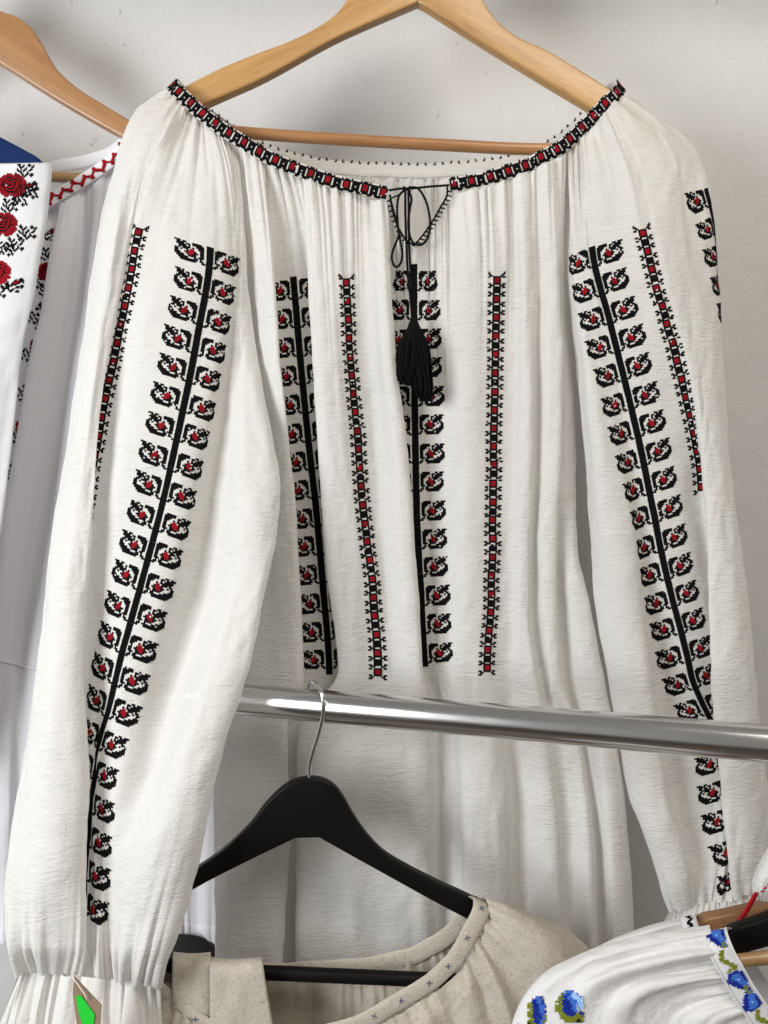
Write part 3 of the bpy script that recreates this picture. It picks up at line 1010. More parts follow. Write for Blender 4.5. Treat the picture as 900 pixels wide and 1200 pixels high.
def band_surf(pts, width_px, thick_mm, n, d0, lean=0.0):
    q = spline([(p[0], p[1], p[2] * 1.35) for p in pts], n)
    s0 = np.concatenate([[0], np.cumsum([math.dist((a[0], a[1], a[2] * 1.35), (b[0], b[1], b[2] * 1.35)) for a, b in zip(pts, pts[1:])])])
    t = np.linspace(0, s0[-1], n)
    ang = np.radians(np.interp(t, s0, [p[3] for p in pts]))
    ang = ang + 0.07 * vnoise1(t / 26.0, 71) 
    q[:, :2] += 0.9 * np.stack([vnoise1(t / 17.0, 72), vnoise1(t / 19.0, 73)], 1)
    w = np.linspace(-0.5, 0.5, 13)
    px = q[:, None, 0] + np.cos(ang)[:, None] * w[None] * width_px
    py = q[:, None, 1] - np.sin(ang)[:, None] * w[None] * width_px
    # a rounded strip: front swells a little
    bul = thick_mm * (1 - (2 * np.abs(w)) ** 2.6)
    h = q[:, None, 2] / 1.35 + bul[None] + lean * w[None]
    F_ = Pa(px, py, d0 - h / 1000)
    hb = q[:, None, 2] / 1.35 - 0.6 * bul[None] + lean * w[None] - 0.2
    B_ = Pa(px, py, d0 - hb / 1000)
    return F_, B_, np.stack([px, py], -1)


def band_obj(name, F_, B_, mat, parent):
    n, m = F_.shape[:2]
    loop = np.concatenate([F_, B_[:, ::-1]], 1)
    f = grid_faces(n, 2 * m, True).tolist()
    f.append(list(range(2 * m)))
    f.append([(n - 1) * 2 * m + k for k in range(2 * m)][::-1])
    return mesh_obj(name, loop.reshape(-1, 3), f, mat, parent)


class BandPath:
    def __init__(s, F_, i0, i1, flip=False):
        s.F = F_[i0:i1][::-1] if flip else F_[i0:i1]
        mid = s.F[:, s.F.shape[1] // 2]
        s.t = np.concatenate([[0], np.cumsum(np.linalg.norm(np.diff(mid, axis=0), axis=1))]) * 1000
        s.w = np.linalg.norm(s.F[:, -1] - s.F[:, 0], axis=1).mean() * 1000
        s.len = s.t[-1]
        gu, gv = np.gradient(s.F, axis=1), np.gradient(s.F, axis=0)
        n = np.cross(gu, gv)
        n /= np.linalg.norm(n, axis=2, keepdims=True) + 1e-12
        if n[:, :, 1].mean() > 0:
            n = -n
        s.N = n

    def at(s, lat, t, off):
        lat, t = np.asarray(lat, float), np.asarray(t, float)
        r = np.clip(np.interp(t, s.t, np.arange(len(s.t))), 0, len(s.t) - 1.001)
        m = s.F.shape[1]
        c0 = (lat / s.w + 0.5) * (m - 1)
        c = np.clip(c0, 0, m - 1.001)
        i, j = r.astype(int), c.astype(int)
        f, g = (r - i)[:, None], (c - j)[:, None]
        b = lambda A: A[i, j] * (1 - f) * (1 - g) + A[i + 1, j] * f * (1 - g) + A[i, j + 1] * (1 - f) * g + A[i + 1, j + 1] * f * g
        p = b(s.F)
        # stitches reaching past the edge of the band carry on in its plane
        e = (s.F[i, -1] - s.F[i, 0])
        p = p + e * ((c0 - c) / (m - 1))[:, None] + np.array([0, -0.0014, 0]) * (np.abs(c0 - c) > 0.3)[:, None]
        return p + b(s.N) * (np.asarray(off) / 1000)[:, None]


NB = 620
F_, B_, _ = band_surf(band_pts, 16.5, 1.5, NB, D0)
neck = band_obj('neckband', F_, B_, M_crepe, blouse)
mid = F_[:, 6]
arc = np.concatenate([[0], np.cumsum(np.linalg.norm(np.diff(mid, axis=0), axis=1))])
iL = int(np.argmin(np.linalg.norm(mid - Pa(203, 99, D0 + 0.033), axis=1)))
iR = int(np.argmin(np.linalg.norm(mid - Pa(726, 101, D0 + 0.033), axis=1)))
BANDMAP = [".#######.",
           ".##RRRR##",
           ".##RRRR##",
           ".##RRRR##",
           "########.",
           "##.....##",
           "########.",
           ".#######.",
           "..##.###.",
           ".#######.",
           "########.",
           "##.....##"]
bc = 1.36
for (i0, i1, flip) in ((0, iL + 1, False), (iR, NB, True)):
    bp = BandPath(F_, i0, i1, flip)
    per = len(BANDMAP) * bc
    k = 0
    while k * per < bp.len - 3:
        rows = BANDMAP[:max(3, min(len(BANDMAP), int((bp.len - k * per) / bc)))]
        stitches('band_motif', bp, rows if not flip else rows, -4.6 * bc, 0.4 + k * per, neck, BR, cell=bc)
        k += 1
# little black stitches along the top edge of the back of the neckband
bpb = BandPath(F_, iL + 25, iR - 25, False)
k = 0
while k * 8.0 < bpb.len - 6:
    stitches('edge_stitch', bpb, ["#", "##"] if k % 2 else ["##", "#"], bpb.w / 2 - 1.6, 2 + k * 8.0, neck, BR, cell=1.15)
    k += 1

# slit with blanket stitch, drawstring bow and tassel
g = Geo()
edgeR = [(524, 218, 5), (524, 228, 4), (516, 243, 3), (507, 259, 2), (496, 275, 1), (485, 288, 1)]
edgeL = [(457, 228, 5), (459, 242, 3), (463, 257, 2), (468, 269, 2), (476, 281, 1), (485, 288, 1)]
cord(g, edgeR, 1.0, 60)
cord(g, edgeL, 1.0, 60)
q = spline(edgeR, 16)
for i in range(1, 15):
    x, y, h = q[i]
    cord(g, [(x - 1, y, h + 0.5), (x + 5.5, y + 1.5, h + 2.2)], 0.75, 6)
q = spline(edgeL, 12)
for i in range(1, 11):
    x, y, h = q[i]
    cord(g, [(x + 1, y, h + 0.5), (x - 4.0, y + 2, h + 3)], 0.75, 6)
g.build('slit_edging', T_black, neck)

g = Geo()
cord(g, [(456, 223, 5), (470, 221, 6), (480, 221, 7), (500, 219, 6), (526, 217, 5)], 1.15, 60)
cord(g, [(477, 221, 9), (488, 220, 10), (497, 231, 10), (503, 251, 11), (504, 266, 11), (500, 281, 10), (493, 287, 10), (485, 285, 11), (480, 275, 12), (478.5, 262, 12), (480, 246, 12), (482, 232, 11), (478, 222, 10)], 1.15, 150)
cord(g, [(476, 221, 9), (468, 229, 10), (465.5, 243, 10), (466, 258, 11), (467, 272, 11), (470, 287, 12), (471.5, 299, 12), (469, 309, 12), (464.5, 313, 12), (460, 307, 12), (459.5, 297, 12), (463, 287, 12), (467, 276, 13), (466, 264, 13), (462, 250, 12), (458.5, 237, 9), (457, 230, 7)], 1.15, 170)
cord(g, [(459, 232, 7), (468, 228, 10), (476, 222, 11)], 0.8, 24)
cord(g, [(475, 222, 10), (475, 245, 12), (476, 280, 11), (478, 320, 11), (481, 350, 11), (483.5, 378, 11)], 1.2, 150)
cord(g, [(478.5, 222, 11), (479, 250, 11), (479.5, 285, 10), (481.5, 325, 10), (484, 355, 10), (486, 378, 11)], 1.2, 150)
# the knot
for a, b in (((473, 219, 8), (481, 224, 12)), ((474, 224, 9), (481, 218.5, 12))):
    cord(g, [a, ((a[0] + b[0]) / 2, (a[1] + b[1]) / 2, 13.5), b], 0.9, 16)
g.build('drawstring', T_black, blouse)

tas = Geo()
rs = random.Random(7)
for i in range(420):
    a = rs.uniform(0, 2 * math.pi)
    r = math.sqrt(rs.random())
    kind = rs.random()
    ca, sa = math.cos(a) * r, math.sin(a) * r
    if kind < 0.34:                    # the longer lock on the right
        ex, ey = 496 + 10 * ca, 466 + rs.uniform(-6, 4) + 4 * ca
        m1, m2 = 488 + 14 * ca, 492 + 14 * ca
    elif kind < 0.93:                  # the main skirt, swept to the left
        ex = 480 + 17 * ca
        ey = 449 + 0.22 * (ex - 480) + rs.uniform(-7, 4)
        m1, m2 = 484.5 + 17 * ca, 483 + 19 * ca
    else:                              # stray ends
        ex = 480 + 24 * ca - 3
        ey = 440 + rs.uniform(-18, 14)
        m1, m2 = 484 + 13 * ca, 483 + 19 * ca
    w = rs.uniform(-1.6, 1.6)
    pts = [(485 + 2.4 * ca, 373, 10 + 2 * sa), (485 + 8 * ca, 386, 11 + 5 * sa), (m1 + w * 0.5, 401, 12 + 8 * sa), (m2 + w, 424, 12 + 8 * sa), (ex - w, ey - 6, 11 + 8 * sa), (ex + rs.uniform(-3, 3), ey, 10 + 8 * sa)]
    qq = spline([(p[0], p[1], p[2] * 1.35) for p in pts], 11)
    V, f, _, _ = tube_geo(Pa(qq[:, 0], qq[:, 1], D0 - qq[:, 2] / 1350), rs.uniform(0.0003, 0.0008) if kind < 0.93 else 0.0003, 4)
    tas.add(V, f)
tassel = tas.build('tassel', T_black, blouse)
hd = Geo()
qq = np.array([(484.5, 370, 10), (484.8, 376, 10.5), (485, 384, 11), (485, 392, 11), (485, 398, 11)], float)
V, f, _, _ = tube_geo(Pa(qq[:, 0], qq[:, 1], D0 - qq[:, 2] / 1000), np.array([1.5, 2.4, 4.2, 6.0, 6.4]) / 1000, 14)
hd.add(V, f)
hd.build('tassel_head', T_black, tassel)

# ------------------------------------------------------------------ honey wooden hanger inside the blouse
HD = 0.770
hanger = thing('wooden_hanger', 'honey coloured wooden hanger carrying the large embroidered blouse', 'hanger', P(490, 160, HD), 'wooden hangers')
la = smooth_outline([(490, -110), (455, -98), (430, -62), (414, -18), (398, 11), (375, 29), (340, 47), (300, 62), (250, 83), (200, 110), (168, 130), (160, 143), (166, 154)], 70) \
    + smooth_outline([(172, 155), (200, 141), (250, 117), (300, 95), (400, 41), (450, 19), (490, 2)], 30)
slab('arm', la, HD, 0.0125, WOOD_L, hanger, bevel=0.0022)
ra = smooth_outline([(491, -110), (526, -98), (548, -62), (562, -10), (580, 20), (600, 38), (645, 60), (700, 94), (735, 117), (765, 146), (772, 158), (764, 168)], 70) \
    + smooth_outline([(758, 166), (740, 155), (700, 131), (640, 95), (560, 46), (491, 2)], 30)
slab('arm', [(x - 1.6 if x < 493 else x, y) for x, y in ra], HD + 0.0004, 0.0125, WOOD_R, hanger, bevel=0.0022)
tube('trouser_bar', [(190, 146, -36), (280, 155, -36), (400, 163.5, -36), (520, 170, -36), (640, 175, -36), (755, 168, -36)], 5.4, WOOD_B, hanger, 40, 14)
hz = P(490, -100, HD + 0.006)
ring = [tuple(hz), tuple(hz + [0, 0, 0.03])]
for i in range(15):
    a = math.radians(-60 + i * 17)
    ring.append((hz[0] , hz[1] + 0.024 * math.cos(a) - 0.004, hz[2] + 0.058 + 0.024 * math.sin(a)))
ring[2:] = ring[2:]
pp = spline([(r[0], r[1], r[2]) for r in ring], 70)
V, f, _, _ = tube_geo(pp, 0.0017, 8)
mesh_obj('hook', V, f, M_steel, hanger)

# upper rail (above the picture) that carries the top row of hangers
ur = thing('clothes_rail', 'chrome clothes rail above the top edge of the picture', 'rail', (hz[0], hz[1] + 0.01, hz[2] + 0.06))
V, f, _, _ = tube_geo(np.linspace((-0.9, HD + 0.012, hz[2] + 0.060), (0.9, HD + 0.012, hz[2] + 0.060), 12), 0.0125, 28)
mesh_obj('tube', V, f, M_chrome, ur)

# ------------------------------------------------------------------ lower chrome rail, nearer on the right
RA = np.array([(280 - 450) / F * 0.695, 0.695, CAMZ - 0.1525])
RB = np.array([(900 - 450) / F * 0.562, 0.562, CAMZ - 0.1525])
rdir = (RB - RA) / np.linalg.norm(RB - RA)
rail = thing('clothes_rail', 'chrome clothes rail crossing in front of the blouse body, black hanger hooked on it', 'rail', tuple(RA))
p0, p1 = RA - rdir * 0.125, RB + rdir * 0.16
V, f, _, _ = tube_geo(np.linspace(p0, p1, 24), 0.0125, 48)
mesh_obj('tube', V, f, M_chrome, rail)
V, f, _, _ = tube_geo(spline([tuple(p0 + rdir * 0.004), tuple(p0 - rdir * 0.012 + [0, 0.006, 0]), tuple(p0 - rdir * 0.018 + [0, 0.03, 0]), (p0[0] - 0.022, WD - 0.004, p0[2])], 24), 0.0122, 28)
mesh_obj('wall_bracket', V, f, M_chrome, rail)


def rail_pt(px):
    # point of the rail's axis seen at column px
    k = (px - 450.0) / F
    t = (k * RA[1] - RA[0]) / (rdir[0] - k * rdir[1])
    return RA + rdir * t


# ------------------------------------------------------------------ black hanger with the linen blouse
BD = 0.668
bh = thing('black_hanger', 'black painted wooden hanger hooked over the chrome rail', 'hanger', P(362, 1146, BD))
bl = smooth_outline([(362, 912.5), (350, 914), (336, 920), (322, 931), (308, 946), (296, 962), (280, 979), (255, 1000), (225, 1020), (190, 1042), (165, 1058), (160, 1070), (168, 1078)], 60) \
    + smooth_outline([(176, 1073), (222, 1043), (300, 1004), (361, 976)], 14)
br = smooth_outline([(363, 912.5), (376, 914), (390, 921), (401, 934), (411, 952), (427, 977), (450, 1002), (480, 1021), (520, 1042), (553, 1058), (585, 1076), (592, 1087), (584, 1097)], 60) \
    + smooth_outline([(575, 1096), (545, 1081), (500, 1056), (450, 1027), (400, 998), (363, 976)], 20)
slab('board', br[:-1] + bl[::-1][1:-1], BD, 0.011, M_blackwood, bh, bevel=0.002, yaw=0.06, pivot=(362, 940))
tube('trouser_bar', [(172, 1128, -15), (260, 1137, -14), (362, 1142, -13), (500, 1148, -11), (584, 1152, -10)], 5.6, M_blackwood, bh, 30, 14, d0=0.66)
g = Geo()
for x0, y0, x1, y1 in ((168, 1066, 176, 1130), (582, 1086, 580, 1152)):
    V, f, _, _ = tube_geo(np.array([P(x0, y0, 0.674), P(x1, y1, 0.673)]), 0.0045, 10)
    g.add(V, f)
g.build('side_post', M_blackwood, bh)
# wire hook over the rail
rc = rail_pt(368)
nrm = np.array([rdir[1], -rdir[0], 0.0])           # horizontal, square to the rail, towards the eye
if nrm[1] > 0:
    nrm = -nrm
rf = rc[1]
pts = [P(363, 918, 0.6735), P(363, 896, 0.6725), P(367, 880, 0.669), P(374, 857, 0.662), P(379, 832, rf - 0.0162), P(377.5, 815, rf - 0.0155), P(372, 804.5, rf - 0.0095),
       P(366, 799.5, rf - 0.001), P(362.5, 800.5, rf + 0.007), P(362, 808, rf + 0.0142), P(364, 820, rf + 0.0165), P(366, 832, rf + 0.0150)]
pp = spline([tuple(p) for p in pts], 90)
V, f, _, _ = tube_geo(pp, 0.00165, 10)
mesh_obj('hook', V, f, M_steel, bh)

linen = thing('linen_blouse', 'beige linen blouse with small navy cross stitches round the neckline, on the black hanger', 'blouse', P(420, 1260, 0.66))
linen_tracks = [
    [(557, 1051, -16), (600, 1063, -16), (650, 1083, -18), (680, 1102, -20), (700, 1128, -22), (722, 1200, -22), (730, 1290, -22)],
    [(572, 1061, -7), (610, 1080, 2), (648, 1106, 4), (672, 1150, 2), (690, 1290, 0)],
    [(570, 1078, -4), (592, 1100, 4), (620, 1136, 8), (648, 1290, 6)],
    [(564, 1094, -2), (580, 1116, 1), (600, 1150, 3), (628, 1290, 3)],
    [(556, 1110, 0), (576, 1146, 8), (596, 1196, 10), (612, 1290, 8)],
    [(548, 1124, 1), (562, 1156, 2), (578, 1200, 5), (595, 1290, 5)],
    [(540, 1136, 2), (552, 1168, 10), (575, 1290, 11)],
    [(518, 1156, 3), (528, 1186, 4), (543, 1290, 6)],
    [(497, 1170, 4), (508, 1200, 11), (522, 1290, 11)],
    [(470, 1186, 4), (480, 1210, 6), (490, 1290, 8)],
    [(435, 1204, 5), (440, 1230, 9), (445, 1290, 10)],
    [(370, 1222, 6), (370, 1250, 9), (370, 1290, 9)],
    [(285, 1222, 6), (285, 1250, 8), (285, 1290, 8)],
    [(245, 1206, 5), (240, 1240, 8), (238, 1290, 8)],
    [(210, 1184, 2), (202, 1220, 7), (196, 1290, 6)],
    [(184, 1160, -4), (168, 1200, 0), (160, 1290, 0)],
    [(172, 1146, -16), (130, 1180, -18), (100, 1290, -18)],
    [(190, 1150, -32), (180, 1200, -34), (175, 1290, -34)],
    [(300, 1146, -36), (300, 1200, -37), (300, 1290, -37)],
    [(400, 1143, -36), (400, 1200, -37), (400, 1290, -37)],
    [(470, 1130, -35), (480, 1200, -37), (490, 1290, -37)],
    [(530, 1094, -30), (570, 1180, -36), (600, 1290, -36)],
]
S_li = loft(linen_tracks, d0=0.66, closed=True, nv=130, step=1.8, gtop=(2.4, 50, 12), wob=1.8, crease=0.25, seed=41)
lin_body = surf_obj('body_panel', S_li, M_linen, linen)
lb_pts = [(371, 1213, 8, 92), (420, 1200, 7, 110), (462, 1177, 6, 119), (500, 1154, 5, 127), (530, 1127, 3, 138), (551, 1094, 0, 151), (564, 1062, -5, 158), (561, 1054, -14, 158), (545, 1076, -24, 140), (508, 1108, -32, 120), (455, 1128, -36, 103), (385, 1136, -37, 94),
          (300, 1139, -37, 91), (220, 1142, -34, 84), (178, 1140, -24, 50), (170, 1138, -14, 40), (186, 1160, -4, 42), (214, 1183, 2, 44), (250, 1206, 6, 54), (300, 1218, 8, 78), (360, 1214, 8, 90)]
Fb, Bb, _ = band_surf(lb_pts, 21, 1.3, 420, 0.66)
lband = band_obj('neckband', Fb, Bb, M_linen, linen)
bp = BandPath(Fb, 0, 180, False)
for (x, y) in ((565, 1064), (545, 1099), (526, 1132), (503, 1151), (471, 1173), (440, 1196)):
    m = bp.F[:, 6]
    pr = np.stack([450 + m[:, 0] / m[:, 1] * F, 600 - (m[:, 2] - CAMZ) / m[:, 1] * F], 1)
    i = int(np.argmin((pr[:, 0] - x) ** 2 + (pr[:, 1] - y) ** 2))
    stitches('cross_motif', bp, ["B..B", ".BB.", ".BB.", "B..B"], -1.7, bp.t[i] - 1.7, lband, [T_navy], cell=0.85, pal={'B': 0})
bp = BandPath(Fb, 300, 420, False)
for (x, y) in ((202, 1177), (228, 1197)):
    m = bp.F[:, 6]
    pr = np.stack([450 + m[:, 0] / m[:, 1] * F, 600 - (m[:, 2] - CAMZ) / m[:, 1] * F], 1)
    i = int(np.argmin((pr[:, 0] - x) ** 2 + (pr[:, 1] - y) ** 2))
    stitches('cross_motif', bp, ["B..B", ".BB.", ".BB.", "B..B"], -1.7, bp.t[i] - 1.7, lband, [T_navy], cell=0.85, pal={'B': 0})


def strap(name, xl, xr, ytop, ybot, h_front, h_back, parent, mat, d0=0.66, slant=(0, 0), seed=0):
    """cloth strip folded over a bar: back, round the top, down the front"""
    n, m = 70, 24
    prof = []
    rr = (h_front - h_back) / 2
    for t in np.linspace(0, 1, 24, endpoint=False):
        prof.append((ybot + (ytop + rr * 1.4 - ybot) * t, h_back))
    for a in np.linspace(math.pi, 0, 16):
        prof.append((ytop + rr * 1.4 * (1 - math.sin(a)), (h_front + h_back) / 2 + rr * math.cos(a)))
    for t in np.linspace(0, 1, 34)[1:]:
        prof.append((ytop + rr * 1.4 + (ybot - ytop - rr * 1.4) * t, h_front))
    prof = np.array(prof)
    w = np.linspace(0, 1, m)
    fr = np.clip((prof[:, 0] - ytop) / (ybot - ytop), 0, 1)
    X0 = xl + slant[0] * fr
    X1 = xr + slant[1] * fr
    px = X0[:, None] + (X1 - X0)[:, None] * w[None]
    py = np.repeat(prof[:, :1], m, 1) + 2.0 * np.sin(w * 3)[None]
    h = np.repeat(prof[:, 1:], m, 1) + 1.0 * vnoise2(px / 14, py / 40, seed) - 1.2 * (np.abs(2 * w - 1) ** 4)[None]
    G = Pa(px, py, d0 - h / 1000)
    o = surf_obj(name, Surf(G, np.arange(m), None, False), mat, parent)
    md = o.modifiers.new('thickness', 'SOLIDIFY')
    md.thickness = 0.0012
    return o


s1 = strap('linen_belt', 203, 247, 1117, 1280, 2, -24, None, M_linen, slant=(-3, 2), seed=3)
s1['label'] = 'narrow folded beige linen strip over the black bar, nearest the white sleeve'
s1['category'] = 'belt'
s1['group'] = 'linen strips folded over the hanger bar'
s2 = strap('linen_belt', 246, 307, 1123, 1280, 6, -22, None, M_linen, slant=(2, 26), seed=5)
s2['label'] = 'wider folded beige linen strip over the black bar, right of the narrow one'
s2['category'] = 'belt'
s2['group'] = 'linen strips folded over the hanger bar'

# added black sheet standing in for the shade below the hem of the white satin blouse
dk = loft([[(150, 1096, 0), (150, 1300, 0)], [(200, 1094, 8), (200, 1300, 8)], [(238, 1099, 8), (240, 1300, 8)], [(250, 1108, 4), (256, 1300, 4)], [(285, 1112, 4), (290, 1300, 4)], [(340, 1116, 0), (340, 1300, 0)],
           [(330, 1118, -24), (330, 1300, -24)], [(160, 1100, -24), (160, 1300, -24)]], d0=0.80, closed=True, nv=40, step=4, wob=0.8, seed=3)
dko = surf_obj('hem_shade_sheet', dk, M_hem_shade)
dko['label'] = 'added black sheet standing in for the shade below the hem between the white sleeve and linen strips'
dko['category'] = 'painted shade'

# ------------------------------------------------------------------ left side: tan hanger, satin blouse, rose panel, navy hanger
TD = 0.812
th = thing('wooden_hanger', 'tan wooden hanger at the upper left corner carrying the white satin blouse', 'hanger', P(-30, 205, TD), 'wooden hangers')
ta = smooth_outline([(-70, -40), (-50, -28), (-20, 2), (0, 12), (22, 20), (40, 37), (52, 58), (66, 80), (90, 102), (120, 121), (150, 139), (185, 160), (205, 176), (205, 190)], 60) \
    + smooth_outline([(196, 190), (150, 164), (100, 136), (50, 106), (0, 74), (-70, 34)], 26)
slab('arm', ta, TD, 0.0125, WOOD_T, th, bevel=0.002)
tb = smooth_outline([(-71, -40), (-90, -28), (-125, 2), (-170, 40), (-220, 75), (-300, 130), (-330, 160), (-330, 175)], 50) + smooth_outline([(-320, 176), (-240, 126), (-150, 76), (-71, 34)], 20)
slab('arm', tb[::-1], TD, 0.0125, WOOD_T, th, bevel=0.002)
tube('trouser_bar', [(-320, 190, -78), (-40, 202, -78), (60, 207, -78), (120, 209, -78), (198, 196, -78)], 5.0, WOOD_D, th, 30, 14)
tz = P(-70, -30, TD + 0.006)
pp = spline([tuple(tz), tuple(tz + [0, 0, 0.03])] + [(tz[0], tz[1] - 0.004 + 0.024 * math.cos(math.radians(-60 + i * 17)), tz[2] + 0.058 + 0.024 * math.sin(math.radians(-60 + i * 17))) for i in range(15)], 60)
V, f, _, _ = tube_geo(pp, 0.0017, 8)
mesh_obj('hook', V, f, M_steel, th)

satin = thing('satin_blouse', 'smooth cool white blouse with wavy red braid at its neckline, left of the big sleeve', 'blouse', P(100, 1106, 0.81))
satin_tracks = [
    [(10, 268, -16), (-20, 500, -16), (-60, 776, -16), (-70, 1106, -16)],
    [(50, 247, -5), (47, 350, -7), (31, 450, -7), (7, 600, -7), (-20, 776, -6), (-34, 1106, -6)],
    [(66, 238, -4), (69, 282, -6), (57, 368, -7), (22, 550, -7), (-8, 776, -6), (-14, 1106, -6)],
    [(73, 233, 4), (62, 282, 8), (55, 324, 9), (48, 368, 9), (39, 400, 9), (14, 550, 9), (0, 633, 9), (-15, 776, 8), (-20, 1106, 8)],
    [(86, 226, 5), (80, 300, 10), (66, 400, 10), (38, 550, 10), (11, 776, 8), (8, 1106, 8)],
    [(98, 219, -2), (94, 300, 1), (83, 400, 1), (59, 550, 1), (24, 776, 1), (22, 1106, 0)],
    [(111, 210, 4), (107, 300, 7), (97, 400, 7), (75, 550, 7), (40, 776, 6), (38, 1106, 6)],
    [(130, 198, -2), (125, 300, 0), (110, 500, 2), (90, 776, 0), (90, 1106, 0)],
    [(150, 184, 0), (180, 400, 4), (175, 776, 4), (175, 1104, 4)],
    [(190, 190, 0), (215, 500, 0), (215, 776, 4), (213, 1100, 5)],
    [(200, 190, 0), (230, 500, 0), (232, 776, 0), (230, 1102, -1)],
    [(215, 192, -2), (245, 500, 0), (248, 776, 4), (248, 1105, 5)],
    [(230, 200, -10), (270, 500, -12), (290, 776, -12), (292, 1110, -12)],
    [(225, 200, -34), (260, 500, -36), (280, 1110, -36)],
    [(100, 215, -38), (90, 500, -40), (60, 1106, -40)],
    [(12, 268, -32), (-15, 500, -34), (-60, 1106, -34)],
]
S_sa = loft(satin_tracks, d0=0.80, closed=True, nv=260, step=2.0, gtop=(1.6, 45, 11), gbot=(1.6, 60, 10), wob=0.6, seed=55)
# raised seam at the waist
sat_body = surf_obj('body_panel', S_sa, M_satin, satin)
rowy = S_sa.px[:, :, 1]
g = Geo()
for yy, rad in ((776, 0.0016),):
    pth = []
    for j in range(0, S_sa.px.shape[1], 2):
        if S_sa.u[j] > 12.3:
            break
        r = np.interp(yy + 10 * np.interp(S_sa.px[130, j, 0], [0, 60], [-0.4, 0.8]), rowy[:, j], np.arange(rowy.shape[0]))
        p, n = S_sa.sample(np.array([r]), np.array([float(j)]))
        pth.append(p[0] + n[0] * 0.0005)
    V, f, _, _ = tube_geo(pth, rad, 6)
    g.add(V, f)
g.build('waist_seam', M_satin, sat_body)
hem = []
for k in range(8):
    row = []
    for j in range(S_sa.px.shape[1]):
        if S_sa.u[j] > 12.3:
            break
        top = rowy[-1, j] - 20 + k * 20 / 7
        r = np.interp(top, rowy[:, j], np.arange(rowy.shape[0]))
        p, n = S_sa.sample(np.array([r]), np.array([float(j)]))
        row.append(p[0] + n[0] * (0.0016 if 0 < k < 7 else 0.0003))
    hem.append(row)
hem = np.array(hem)
mesh_obj('hem', hem.reshape(-1, 3), grid_faces(8, hem.shape[1], False), M_satin, satin)

sb_pts = [(0, 264, -2, 114), (28, 253, 4, 117), (52, 238, 6, 120), (78, 223, 7, 121), (105, 207, 7, 124), (132, 186, 6, 131), (150, 166, 2, 138), (156, 158, -8, 138), (146, 168, -24, 128), (118, 184, -32, 112), (90, 191, -34, 104), (55, 197, -36, 99), (0, 206, -36, 94)]
Fs, Bs, _ = band_surf(sb_pts, 15, 1.2, 260, 0.80)
sband = band_obj('neckband', Fs, Bs, M_satin, satin)
bp = BandPath(Fs, 0, 150, False)
g = Geo()
n = 420
t = np.linspace(20, bp.len - 4, n)
lat = 3.6 * np.sin(t / 11.5 * 2 * math.pi) + 0.6 * np.sin(t / 3.1)
V, f, _, _ = tube_geo(bp.at(lat, t + 1.8 * np.sin(t / 11.5 * 4 * math.pi), np.full(n, 0.5)), 0.00125 + 0.0004 * np.sin(t / 1.3), 7)
g.add(V, f)
g.build('red_braid', T_red, sband)

ROSE = [".....RRRR.RRRR.....",
        "...RRRRRRRRRRRRR...",
        "..RRRR###RRR#RRRR..",
        ".RRRR#RRR###RR#RRR.",
        "RRRR#RR##RRR#RR#RRR",
        "RRR#RR#RRR##RR#RRRR",
        "RRR#R#RR#RR#RR#RRRR",
        "RR##R#R##RR#RR##RRR",
        ".RR#RR#RRR#RR#RRRR.",
        "RRRR#RR####RR#RRRRR",
        "RRRRR#RRRRRR#RRRRRR",
        ".RRRRR######RRRRRR.",
        "..RRRRRRRRRRRRRRR..",
        "...RRRRRR.RRRRRR...",
        ".....RRR...RRR....."]
SPRIG = ["..#.......#....", ".###..#..###.#.", "..##.##...#.##.", "...###..#...#..", ".#..#..##..##..", ".##.#.##..##...", "..###.#..#.....", "#...###..##.##.", "##...##.##.###.", ".###..###...#..", "...##..#......."]
BUD = [".............##..", "..........#.####.", ".........##RR###.", "....#...#RRR##.#.", "...##..##RR##....", "..####.####...##.", "...#####...#####.", ".#..##....###.#..", "######..##.......", ".##..####..##....", "......##.####...."]

rose = thing('rose_panel', 'flat white cotton panel with red cross stitch roses at the left edge of the picture', 'embroidered panel', P(0, 900, 0.75))
rose_tracks = [
    [(-130, 192, 2), (-150, 500, 2), (-190, 900, 2)],
    [(-60, 192, 4), (-75, 500, 6), (-110, 900, 8)],
    [(-20, 192, 3), (-30, 350, 1), (-50, 500, -1), (-90, 900, -1)],
    [(12, 192.5, 5), (6, 250, 6), (-6, 400, 8), (-22, 550, 9), (-70, 900, 8)],
    [(48, 193, 5), (43, 250, 6), (33, 320, 6), (18, 400, 5), (4, 500, 5), (-10, 600, 5), (-75, 900, 5)],
    [(60, 193, 1), (55, 250, 1), (46, 310, 1), (40, 350, 1), (29, 400, 1), (18, 500, 1), (5, 600, 1), (-8, 680, 1), (-60, 900, 1)],
    [(58, 192, -6), (50, 250, -6), (24, 400, -6), (0, 600, -6), (-66, 900, -6)],
    [(-60, 191, -7), (-80, 500, -7), (-115, 900, -7)],
    [(-130, 191, -5), (-155, 500, -5), (-195, 900, -5)],
]
S_ro = loft(rose_tracks, d0=0.752, closed=True, nv=150, step=2.0, wob=1.3, crease=0.1, seed=66)
ro = surf_obj('panel', S_ro, M_cotton, rose)
